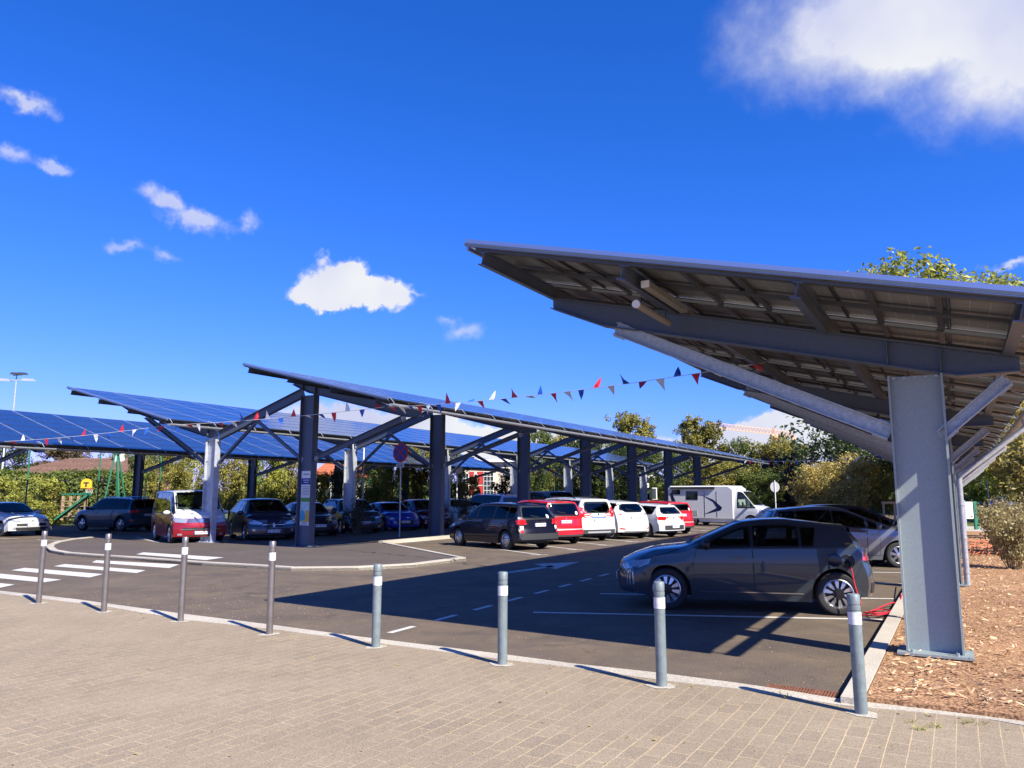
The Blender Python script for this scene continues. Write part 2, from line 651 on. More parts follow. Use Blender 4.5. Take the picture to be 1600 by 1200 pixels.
def panel_mats():
    m = bpy.data.materials.new('solar_glass')
    m.use_nodes = True
    nt = m.node_tree
    b = nt.nodes['Principled BSDF']
    b.inputs['Roughness'].default_value = .2
    b.inputs['Coat Weight'].default_value = .3
    b.inputs['Coat Roughness'].default_value = .06
    t = nt.nodes.new('ShaderNodeTexCoord')
    br = nt.nodes.new('ShaderNodeTexBrick')
    br.offset = 0
    br.inputs['Scale'].default_value = 1
    br.inputs['Brick Width'].default_value = .158
    br.inputs['Row Height'].default_value = .158
    br.inputs['Mortar Size'].default_value = .004
    br.inputs['Color1'].default_value = (.008, .020, .070, 1)
    br.inputs['Color2'].default_value = (.011, .025, .085, 1)
    br.inputs['Mortar'].default_value = (.06, .09, .18, 1)
    nt.links.new(t.outputs['Object'], br.inputs['Vector'])
    nt.links.new(br.outputs['Color'], b.inputs['Base Color'])
    # underside: pale backsheet with cell lines
    m2 = bpy.data.materials.new('panel_backsheet')
    m2.use_nodes = True
    nt = m2.node_tree
    b = nt.nodes['Principled BSDF']
    b.inputs['Roughness'].default_value = .5
    t = nt.nodes.new('ShaderNodeTexCoord')
    br = nt.nodes.new('ShaderNodeTexBrick')
    br.offset = 0
    br.inputs['Scale'].default_value = 1
    br.inputs['Brick Width'].default_value = .158
    br.inputs['Row Height'].default_value = .158
    br.inputs['Mortar Size'].default_value = .003
    br.inputs['Color1'].default_value = (.13, .145, .16, 1)
    br.inputs['Color2'].default_value = (.155, .17, .185, 1)
    br.inputs['Mortar'].default_value = (.30, .31, .32, 1)
    nt.links.new(t.outputs['Object'], br.inputs['Vector'])
    nt.links.new(br.outputs['Color'], b.inputs['Base Color'])
    return m, m2


M_SOLAR, M_BACK = panel_mats()

# ------------------------------------------------------------------ ground, road, kerbs, markings
sheet('ground', [(-2500, -2500), (2500, -2500), (2500, 2500), (-2500, 2500)], -.06, M_GRASS)
sheet('parking_road', [W(-60, -90)[:2], W(-60, -.9)[:2], W(75, -.9)[:2], W(75, -38.3)[:2], W(20, -38.3)[:2], W(20, -90)[:2]], 0, M_ASPH)
kerb_hi = [G(-700, 905), G(-250, 912), G(0, 926), G(115, 939), G(280, 962), G(430, 981), G(560, 999), G(785, 1027), G(900, 1042.6), G(1023, 1056), G(1160, 1074), G(1225, 1084), G(1319, 1100)]
kerb_lo = [G(-700, 908), G(-250, 916), G(0, 930.5), G(168, 951.5), G(280, 971), G(430, 988), G(587, 1009), G(785, 1035.5), G(900, 1049), G(1036, 1069), G(1170, 1084), G(1322, 1110)]
kerb_hi2 = [G(1358, 1103.8), G(1512, 1122.6), G(1600, 1134), G(1800, 1163), G(2100, 1210)]
kerb_lo2 = [G(1381, 1114), G(1541, 1130), G(1600, 1141), G(1800, 1172), G(2100, 1222)]
PZ = .03
lo_all = kerb_lo + kerb_lo2
sheet('plaza_paving', lo_all + [(40, -30), (-60, -30), (-60, lo_all[0][1])], PZ, M_PAVE, thick=.1)
# kerb strip between the paving and the road
hi_all = kerb_hi + kerb_hi2
mb = MB()


def resample(poly, xs):
    out = []
    for x in xs:
        for a, b in zip(poly, poly[1:]):
            if a[0] <= x <= b[0] or (x < poly[0][0] and a is poly[0]) or (x > poly[-1][0] and b is poly[-1]):
                k = (x - a[0]) / (b[0] - a[0])
                out.append((x, a[1] + k * (b[1] - a[1])))
                break
    return out


x0, x1 = max(hi_all[0][0], lo_all[0][0]), min(hi_all[-1][0], lo_all[-1][0])
xs = [x0 + (x1 - x0) * i / 120 for i in range(121)]
H_, L_ = resample(hi_all, xs), resample(lo_all, xs)
n = len(xs)
mb.add([(p[0], p[1], PZ + .004) for p in H_] + [(p[0], p[1] - .0, PZ + .004) for p in L_] + [(p[0], p[1], -.05) for p in H_] + [(p[0], p[1], -.05) for p in L_],
       [q for i in range(n - 1) for q in ((i, n + i, n + i + 1, i + 1), (i, i + 1, 2 * n + i + 1, 2 * n + i), (n + i + 1, n + i, 3 * n + i, 3 * n + i + 1))])
o = mb.build('plaza_kerb', M_KERB, uvst=True)
o['kind'] = 'structure'

# mulch bed on the right and its kerb
KT = -.95
corner = Vector((*G(1345, 1102), 0))
cs = .5 * corner.x + .866 * corner.y
sheet('mulch_bed', [W(cs, KT + .17)[:2]] + hi_all[-4:] + [(30, hi_all[-1][1] - 1), W(30, 30)[:2], W(40.2, 30)[:2], W(40.2, KT + .17)[:2]], .07, M_MULCH, thick=.1)
ribbon('bed_kerb', [W(cs - .15, KT)[:2], W(75, KT)[:2]], .16, -.02, .085, M_KERB, side=-1)
sheet('side_path', [W(40.2, KT + .17)[:2], W(40.2, 30)[:2], W(47, 30)[:2], W(47, KT + .17)[:2]], .05, M_PATH)
sheet('far_lawn', [W(47, KT + .17)[:2], W(47, 60)[:2], W(120, 60)[:2], W(120, KT + .17)[:2]], .06, M_GRASS)

# pavement island in front of the canopies, its kerb and planting bed
isl = [(142, 842), (112, 845), (86, 850), (74, 855), (72, 859), (78, 864), (100, 868), (157, 872.5), (210, 876), (315, 884), (385, 888), (455, 892.5), (560, 891.5), (650, 886.5), (728, 876)]
islw = [G(*p) for p in isl]
far_edge = [G(603, 851), W(20.9, -17.2)[:2], W(20.9, -22.2)[:2], W(18.6, -22.4)[:2], G(267, 852)]
sheet('pavement', islw + far_edge, .06, M_WALK, thick=.1)
ribbon('pavement_kerb', islw, .2, -.02, .085, M_KERB, side=1)
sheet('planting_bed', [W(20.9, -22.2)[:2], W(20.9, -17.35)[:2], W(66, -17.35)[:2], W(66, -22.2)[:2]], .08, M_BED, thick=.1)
ribbon('planting_bed_kerb', [W(20.9, -17.35)[:2], W(66, -17.35)[:2]], .2, -.02, .12, M_KERB, side=-1)
ribbon('bay_edge_kerb', [G(728, 876), G(603, 851), W(20.9, -17.2)[:2]], .14, -.02, .082, M_KERB, side=1)
# kerb in front of the hedge on the left
ribbon('hedge_kerb', [W(-20, -38.3)[:2], W(75, -38.3)[:2]], .25, -.02, .16, M_KERB, side=1)


def marks(name, quads, m, z=.004):
    mb = MB()
    for q in quads:
        q = [Vector(p) for p in q]
        a = sum(q[i].x * q[(i + 1) % len(q)].y - q[(i + 1) % len(q)].x * q[i].y for i in range(len(q)))
        if a < 0:
            q.reverse()
        mb.add([(p.x, p.y, z) for p in q], [tuple(range(len(q)))])
    o = mb.build(name, m)
    o['kind'] = 'structure'
    return o


def line_q(a, b, w):
    a, b = Vector(a[:2]), Vector(b[:2])
    d = (b - a).normalized()
    s = Vector((-d.y, d.x)) * w / 2
    return [a + s, b + s, b - s, a - s]


marks('crosswalk_marking', [[G(*p) for p in q] for q in (
    [(430, 273), (800, 292), (755, 308), (410, 283)], [(290, 290), (650, 318), (610, 330), (240, 300)],
    [(110, 307), (460, 335), (400, 350), (50, 318)], [(-80, 325), (275, 360), (190, 372), (-160, 338)],
    [(-300, 345), (65, 382), (0, 396), (-380, 360)])
    for q in [[(p[0] / 2.857, 780 + p[1] / 2.857) for p in q]]], M_PAINT)
marks('crosswalk_marking', [[G(*p, .064) for p in ((224, 863), (350, 871), (322, 875), (213, 866))]], M_PAINT, .064)
dirD = Vector(G(935, 901)) - Vector(G(628, 984))
d0 = Vector(G(628, 984))
dn = dirD.normalized()
marks('lane_marking', [line_q(d0 + dn * (k * 1.06 - .27), d0 + dn * (k * 1.06 + .27), .09) for k in range(0, 11)] +
      [line_q(d0 + dn * (k * 1.06 - .27), d0 + dn * (k * 1.06 + .27), .09) for k in range(20, 30)], M_PAINT)
arrow = [G(*p) for p in ((778, 897.5), (786, 895), (856, 886), (835, 882), (906, 877.5), (872, 889), (862, 887), (790, 897.5))]
marks('arrow_marking', [[G(780, 898), G(776, 896.5), G(862, 883.5), G(866, 886)], [G(834, 881.5), G(906, 878), G(868, 889.5)]], M_PAINTW)
qs = [line_q(G(833, 957), G(1385, 968.5), .11)]
b1 = Vector(G(1385, 968.5))
dl = (b1 - Vector(G(833, 957)))
for k in range(1, 18):
    o_ = W(2.43 * k, 0).to_2d()
    qs.append(line_q(b1 + o_, b1 + o_ - dl, .1))
marks('bay_line', qs, M_PAINT)
e0 = Vector(G(844, 867))
dv = (Vector(G(700, 847.5)) - e0).normalized()
qs = []
for k in range(0, 18):
    p = e0 + W(2.37 * k, 0).to_2d()
    qs.append(line_q(p, p + dv * 6.3, .1))
    qs.append(line_q(p - dv * .05 + Vector((-.3, -.05)), p - dv * .05 + Vector((.2, .02)), .1))
marks('bay_line', qs, M_PAINT, .005)
# bays of the rows behind
qs = []
e1 = Vector(G(267, 852))
dv2 = (Vector(G(200, 837)) - e1).normalized()
for k in range(0, 19):
    p = e1 + W(2.37 * k, 0).to_2d()
    qs.append(line_q(p, p + dv2 * 5.6, .1))
qs += [line_q(G(267, 852), G(307, 851), .1), line_q(G(58, 843.5), G(230, 850.5), .1), line_q(G(-200, 838), G(30, 842), .1),
       line_q(G(70, 826.5), G(226, 830.5), .1), line_q(G(-60, 836), G(128, 836), .1)]
marks('bay_line', qs, M_PAINT, .0062)

# loose chips of bark on the mulch
chip_mat = leaf_mat('bark_chips', (.20, .10, .05), (.74, .52, .30), 0)
mb = MB()
rs = random.Random(3)
bx = [Vector(h) for h in hi_all]
k = 0
while k < 44000:
    s = cs - 1.5 + (rs.random() ** 1.9) * 30
    t = KT + .2 + rs.random() * 8.5
    p = W(s, t)
    # stay behind the kerb
    j = min(range(len(xs)), key=lambda i: abs(xs[i] - p.x)) if p.x < x1 else None
    if j is not None and p.y < H_[j][1] + .03:
        k += 1
        continue
    if p.x / p.y > .75:
        k += 1
        continue
    a = rs.random() * math.pi
    if rs.random() < .5:
        a = R(10) + rs.gauss(0, .5)
    ln = rs.uniform(.02, .075)
    w = ln * rs.uniform(.12, .35)
    d = Vector((math.cos(a), math.sin(a), rs.gauss(0, .28))) * ln / 2
    q = Vector((-math.sin(a), math.cos(a), rs.gauss(0, .5))) * w / 2
    c = Vector((p.x, p.y, .078 + rs.random() * .03))
    mb.add([c - d - q, c + d - q * .6, c + d * 1.1 + q * .6, c - d * .9 + q], [(0, 1, 2, 3)])
    k += 1
o = mb.build('bark_mulch', chip_mat)
tag(o, 'loose orange brown bark mulch spread over the bed under the right canopy', 'bark mulch', kind='stuff')

# drain grate
g = thing('drain_grate', 'rusty iron drain grate in the asphalt by the kerb corner', 'drain grate', (*G(1275, 1087), 0), R(-30) + math.pi / 2)
rust = mat('rusty_iron', (.20, .085, .05), .85, .2, noise_amt=.4, noise_scale=30)
mb = MB()
mb.box((0, .0, .002), (.30, .86, .004))
mb.build('pit', M_BLACK, g)
for sy in (-1, 1):
    mb = MB()
    for a in (-.145, .145):
        mb.box((a, sy * .215, .011), (.02, .42, .014))
    for a in (-.2, .2):
        mb.box((0, sy * .215 + a, .011), (.27, .02, .014))
    for i in range(15):
        mb.box((0, sy * .215 - .175 + i * .025, .012), (.27, .011, .012))
    mb.build('grating', rust, g)


# ------------------------------------------------------------------ solar canopies
PITCH_P = 1.75


def canopy(name, label, tc, th, tl, zh, zl, s0, s1, cols, style, detail=True, pipes=()):
    """local frame: x across the rows (t), y along them (s)"""
    y0c = cols[0]
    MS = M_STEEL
    base = W(y0c, tc)
    root = thing(name, label, 'solar canopy', base, R(-30), 'solar canopies over the parking rows')
    X = lambda t: t - tc
    Y = lambda s: s - y0c
    slope = (zl - zh) / (tl - th)
    zt = lambda t: zh + slope * (t - th)          # top of the panels
    nrm = Vector((-slope, 0, 1)).normalized()
    along = Vector((1, 0, slope)).normalized()
    RT = .25                                       # rafter top below panel top
    # purlins
    n_p = 4
    for i in range(n_p):
        t = th + .16 + (tl - th - .62) * i / (n_p - 1)
        mb = MB()
        z = zt(t) - .09 - .08
        mb.ibeam((X(t), Y(s0), z), (X(t), Y(s1), z), .16, .10, 0, up=nrm, tf=.012, tw=.009)
        mb.build('purlin', MS, root)
        mb = MB()
        mb.box((X(t) - .0, Y(s0) - .004, z), (.10, .006, .16), 0)
        # bolts on the end face
        o = None
    # rails across the slope and hidden mid purlins
    if detail:
        for i in range(n_p - 1):
            t = th + .16 + (tl - th - .62) * (i + .5) / (n_p - 1)
            for dt in (-.28, .28):
                mb = MB()
                z = zt(t + dt) - .055
                mb.bar((X(t + dt), Y(s0) + .1, z), (X(t + dt), Y(s1) - .1, z), .06, .028, 0, up=nrm)
                mb.build('mid_purlin', M_DARKST, root)
        first = None
        nr = min(100, int((s1 - s0) / (PITCH_P / 2)))
        for i in range(nr + 1):
            s = s0 + .06 + i * PITCH_P / 2
            if s > s1: break
            if first is None:
                mb = MB()
                mb.bar((X(th + .05), 0, zt(th + .05) - .07), (X(tl - .04), 0, zt(tl - .04) - .07), .09, .035, 0, up=nrm)
                first = mb.build('rail', M_DARKST, root)
                first.location = (0, Y(s), 0)
            else:
                c = copy_obj(first)
                c.location = (0, Y(s), 0)
    # panels
    rows = 6
    rw = math.hypot(tl - th, zl - zh) / rows
    nc = int((s1 - s0) / PITCH_P)
    pm = MB()
    L_, B_ = PITCH_P - .022, rw - .008
    M = Matrix((along, Vector((0, 1, 0)), nrm)).transposed()
    def pbox(c, size, mi):
        pm.box(c, size, mi, M)
    # laminate with glass on top and backsheet below, frame round it
    hx, hy = B_ / 2, L_ / 2
    def P(x, y, z): return M @ Vector((x, y, z))
    pm.add([P(-hx + .012, -hy + .012, -.004), P(hx - .012, -hy + .012, -.004), P(hx - .012, hy - .012, -.004), P(-hx + .012, hy - .012, -.004)], [(0, 1, 2, 3)], 0)
    pm.add([P(-hx + .012, -hy + .012, -.010), P(hx - .012, -hy + .012, -.010), P(hx - .012, hy - .012, -.010), P(-hx + .012, hy - .012, -.010)], [(3, 2, 1, 0)], 1)
    for sx in (-1, 1):
        pbox(P(sx * (hx - .006), 0, -.018), (.012, L_, .036), 3)
        pbox(P(0, sx * (hy - .012), -.018), (B_ - .026, .024, .036), 2)
    proto = None
    cand = []
    for j in range(nc):
        for i in range(rows):
            s = s0 + (j + .5) * PITCH_P
            t = th + (tl - th) * (i + .5) / rows
            w = W(s, t)
            cand.append((w.length if w.y > 1 else 999, s, t))
    cand.sort()
    me0 = None
    for k, (d, s, t) in enumerate(cand[:100]):
        loc = Vector((X(t), Y(s), zt(t)))
        if proto is None:
            proto = pm.build('solar_panel', [M_SOLAR, M_BACK, M_ALU, M_FRAME], root, loc=loc)
        else:
            c = copy_obj(proto)
            c.location = loc
    if len(cand) > 100:
        far = MB()
        for (d, s, t) in cand[100:]:
            loc = Vector((X(t), Y(s), zt(t)))
            b = len(far.v)
            far.v += [tuple(Vector(v) + loc) for v in pm.v]
            far.f += [tuple(i + b for i in f) for f in pm.f]
            far.m += pm.m
        tag(far.build('solar_panel', [M_SOLAR, M_BACK, M_ALU, M_FRAME], root), kind='stuff')
    # verge flashing on the near gable, and along the high edge
    mb = MB()
    a, b = Vector((X(th - .05), Y(s0) - .03, zt(th - .05) - .01)), Vector((X(tl), Y(s0) - .03, zt(tl) - .01))
    mb.bar(a, b, .05, .085, 0, up=nrm)
    mb.bar(a + Vector((0, -.028, .0)) - nrm * .02, b + Vector((0, -.028, 0)) - nrm * .02, .012, .03, 1, up=nrm)
    mb.build('verge_flashing', [M_TRIM, MS], root)
    mb = MB()
    mb.bar((X(th - .05), Y(s0), zt(th) - .03), (X(th - .05), Y(s1), zt(th) - .03), .03, .09)
    mb.build('ridge_flashing', M_TRIM, root)
    # gutter and its brackets along the low edge
    gz = zt(tl) - .16
    mb = MB()
    gp = []
    for a in range(9):
        an = math.pi * (a / 8)
        gp.append((-.075 * math.cos(an), -.075 * math.sin(an)))
    gx = X(tl) + .075
    n = len(gp)
    for k, yy in enumerate((Y(s0) + .0, Y(s1))):
        mb.v += [(gx + p[0], yy, gz + p[1]) for p in gp] + [(gx + p[0] * .95, yy, gz + p[1] * .95 + .004) for p in gp]
    for i in range(n - 1):
        mb.f += [(i + 1, i, 2 * n + i, 2 * n + i + 1), (n + i, n + i + 1, 3 * n + i + 1, 3 * n + i)]
        mb.m += [0, 0]
    for e in (0, 1):
        mb.f.append(tuple(e * 2 * n + i for i in range(n)))
        mb.m.append(0)
    mb.build('gutter', M_GALV, root, smooth=True)
    br = None
    nb = min(99, int((s1 - s0) / (PITCH_P)))
    for i in range(nb + 1):
        s = s0 + .05 + i * PITCH_P
        if br is None:
            mb = MB()
            e = Vector((X(tl), 0, zt(tl)))
            mb.bar(e + Vector((-.30, 0, -.30 * slope + .012)), e + Vector((.0, 0, .012)), .03, .012)
            mb.bar(e + Vector((0, 0, .01)), Vector((gx + .075, 0, gz + .02)), .022, .012)
            mb.bar(e + Vector((-.28, 0, -.10)), Vector((gx, 0, gz - .08)), .022, .012)
            br = mb.build('gutter_bracket', M_GALV, root)
            br.location = (0, Y(s), 0)
        else:
            c = copy_obj(br)
            c.location = (0, Y(s), 0)
    # frames
    cz = zt(tc) - RT                                 # rafter top over the column
    ch, cb = style.get('sec', (.52, .22))
    for ci, s in enumerate(cols):
        y = Y(s)
        ra, rb = style['rafter']
        # rafter: tapered web with flanges
        mb = MB()
        D = .27
        def prof(t, dep): return Vector((X(t), y, zt(t) - RT)), Vector((X(t), y, zt(t) - RT - dep))
        stn = [(ra, .13), (ra + .75, D), (rb - .55, D), (rb, .13)] if not style.get('square_end') else [(ra, .13), (ra + .75, D), (rb, D + .04)]
        T_ = [prof(*q)[0] for q in stn]
        Bt = [prof(*q)[1] for q in stn]
        for k in range(len(stn) - 1):
            q = [T_[k], T_[k + 1], Bt[k + 1], Bt[k]]
            mb.add([p + Vector((0, -.006, 0)) for p in q] + [p + Vector((0, .006, 0)) for p in q],
                   [(0, 3, 2, 1), (4, 5, 6, 7), (0, 1, 5, 4), (3, 7, 6, 2), (0, 4, 7, 3), (1, 2, 6, 5)])
            mb.bar(T_[k] + nrm * .006, T_[k + 1] + nrm * .006, .18, .014, 0, up=nrm)
            mb.bar(Bt[k] - nrm * .006, Bt[k + 1] - nrm * .006, .18, .014, 0, up=nrm)
        for sx in (-ch / 2 + .01, ch / 2 - .01):
            tt = tc + sx
            if ra < tt < rb:
                p = prof(tt, D)
                for sd_ in (-1, 1):
                    mb.box((p[0].x, y + sd_ * .045, (p[0].z + p[1].z) / 2), (.012, .076, D - .03))
        mb.build('rafter', MS, root)
        # column: I section, web across the row
        mb = MB()
        topz = min(zt(tc - ch / 2), zt(tc + ch / 2)) - RT - D - .005
        cm = M_GALV2 if style.get('pale') else M_STEEL_LIT if style.get('bright') else MS  # bright: copy of the steel coloured as if sunlit
        mb.ibeam((0, y, .02), (0, y, topz), ch, cb, 0, up=Vector((1, 0, 0)), tf=.02, tw=.014)
        colo = mb.build('column', cm, root)
        if detail or ci < 3:
            mb = MB()
            gz_ = style.get('gz', .0) + (.015 if style.get('gz') else .06)
            mb.box((0, y, gz_ + .012), (ch + .16, cb + .22, .024))
            zb_ = gz_ + .024
            for ax_ in (-.2, .2):
                for ay_ in (-cb / 2 - .06, cb / 2 + .06):
                    mb.lathe([(0, zb_ + .03), (.016, zb_ + .03), (.016, zb_)], 6, 0, 'z', (ax_, y + ay_, 0))
            mb.build('base_plate', cm, colo)
            for bi in range(5):
                mb = MB()
                mb.box((-.2 + bi * .1, y - .08, topz - .025), (.024, .024, .02))
                mb.build('bolt', M_GALV, colo)
        # braces
        for (t0_, z0_, t1_, dz1, *bw) in style['braces']:
            bw = bw[0] if bw else .15
            z1_ = zt(t1_) - RT - D - dz1 if dz1 is not None else None
            mb = MB()
            p0 = Vector((X(t0_), y, z0_))
            p1 = Vector((X(t1_), y, z1_))
            upv = Vector((0, 0, 1))
            d = (p1 - p0).normalized()
            u = Vector((0, 1, 0)).cross(d).normalized() * (1 if d.x < 0 else -1)
            mb.bar(p0, p1, .012, bw)
            for sd_ in (-1, 1):
                off = u * ((bw / 2 + .003) * sd_)
                mb.bar(p0 + off + Vector((0, -.03, 0)), p1 + off + Vector((0, -.03, 0)), .08, .012)
            bo = mb.build('brace', M_GALV if style.get('galv') else MS, root)
            for pp, sg in ((p0, 1), (p1, -1)):
                mb = MB()
                mb.bar(pp - d * sg * .0, pp + d * sg * .16, .022, bw + .05)
                for kk in (.0, .07):
                    mb.box(pp + d * sg * kk + Vector((0, -.014, 0)), (.03, .016, .03))
                mb.build('gusset', M_GALV, bo)
        # tie to the neighbouring canopy
        if 'tie' in style:
            ta, za, tb, zb2, kn = style['tie']
            p0, p1 = Vector((X(ta), y, za)), Vector((X(tb), y, zb2))
            mb = MB()
            dd = (p1 - p0).normalized()
            mb.ibeam(p0, p1, .30, .16, 0, up=Vector((0, 0, 1)), tf=.014, tw=.010)
            mb.build('tie_beam', MS, root)
            mid = p0 + (p1 - p0) * .47 - Vector((0, 0, .17))
            for (tk, zk) in kn:
                mb = MB()
                q0 = Vector((X(tk), y, zk))
                mb.bar(q0, mid, .09, .09)
                bo = mb.build('brace', MS, root)
                e = (mid - q0).normalized()
                for ga, gb in ((q0 - e * .05, q0 + e * .14), (mid - e * .14, mid + e * .05)):
                    mb = MB()
                    mb.bar(ga, gb, .02, .16)
                    mb.build('gusset', M_GALV, bo)
        if ci in pipes:
            mb = MB()
            xo = ch / 2 + .075 if not style.get('pipe_in') else ch / 2 + .06
            yo = -.08
            zk = min(1.95, gz - .2)
            pts = [(gx, y + yo, gz - .06), (gx, y + yo, gz - .20), (xo + .03, y + yo, zk + .08), (xo, y + yo, zk), (xo, y + yo, .1)]
            mb.tube(pts, .048, 12)
            for zz in (.3, .9, 1.5):
                mb.tube([(xo, y + yo, zz), (xo, y + yo, zz + .03)], .056, 12)
            mb.build('downpipe', M_GALV, root, smooth=True)
    return root


M_FRAME = mat('panel_frame', (.035, .04, .055), .5, .3)
cols7 = [18.1 + 7.1 * k for k in range(7)]
canN = canopy('solar_canopy', 'near solar canopy on the right, seen from below over the grey charging hatchback', -.33, -4.8, 1.0, 4.64, 3.22, 7.35, 57.8,
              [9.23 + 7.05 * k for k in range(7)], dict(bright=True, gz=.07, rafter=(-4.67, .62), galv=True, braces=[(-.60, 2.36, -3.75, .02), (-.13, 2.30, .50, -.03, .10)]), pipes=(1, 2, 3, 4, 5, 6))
canC = canopy('solar_canopy', 'middle solar canopy on tall dark columns above the black estate car', -18.0, -18.9, -13.2, 5.69, 4.28, 16.2, 64,
              cols7, dict(sec=(.58, .25), rafter=(-18.75, -13.5), braces=[(-17.72, 2.80, -14.1, .02)], tie=(-22.25, 3.72, -18.26, 4.98, [(-22.2, 2.76), (-18.26, 2.80)])), detail=True)
canB = canopy('solar_canopy', 'solar canopy on short pale columns above the red and white minibus', -22.55, -28.3, -22.45, 5.62, 4.16, 16.2, 66,
              cols7, dict(rafter=(-28.1, -22.32), square_end=True, pale=True, braces=[(-22.8, 2.75, -26.4, .02)], pipe_in=True), detail=False, pipes=(1, 2, 3, 4, 5, 6))
canA = canopy('solar_canopy', 'farthest left solar canopy in front of the hedge and tiled house', -35.0, -35.9, -30.2, 5.34, 3.60, 9.4, 52.8,
              [9.6 + 7.1 * k for k in range(7)], dict(rafter=(-35.8, -30.4), braces=[(-34.75, 2.75, -31.6, .02)]), detail=False)


# ------------------------------------------------------------------ vehicles
def lerp_tab(tab, x):
    if x <= tab[0][0]: return tab[0][1]
    for (a, b), (c, d) in zip(tab, tab[1:]):
        if x <= c:
            return b + (d - b) * (x - a) / (c - a) if c > a else d
    return tab[-1][1]


def sm(x):
    x = max(0., min(1., x))
    return x * x * (3 - 2 * x)


def clip_poly(poly, a, b):
    """clip a polygon of (x, z) to a <= x <= b"""
    def cut(p, k, keep):
        out = []
        for i in range(len(p)):
            q, r = p[i], p[(i + 1) % len(p)]
            iq, ir = keep(q[0], k), keep(r[0], k)
            if iq: out.append(q)
            if iq != ir:
                f = (k - q[0]) / (r[0] - q[0])
                out.append((k, q[1] + f * (r[1] - q[1])))
        return out
    p = cut(poly, a, lambda x, k: x >= k)
    return cut(p, b, lambda x, k: x <= k) if p else p


def paint(name, color, metal=.0, rough=.32):
    return mat('paint_' + name, color, rough, metal, .9, spec=.25)


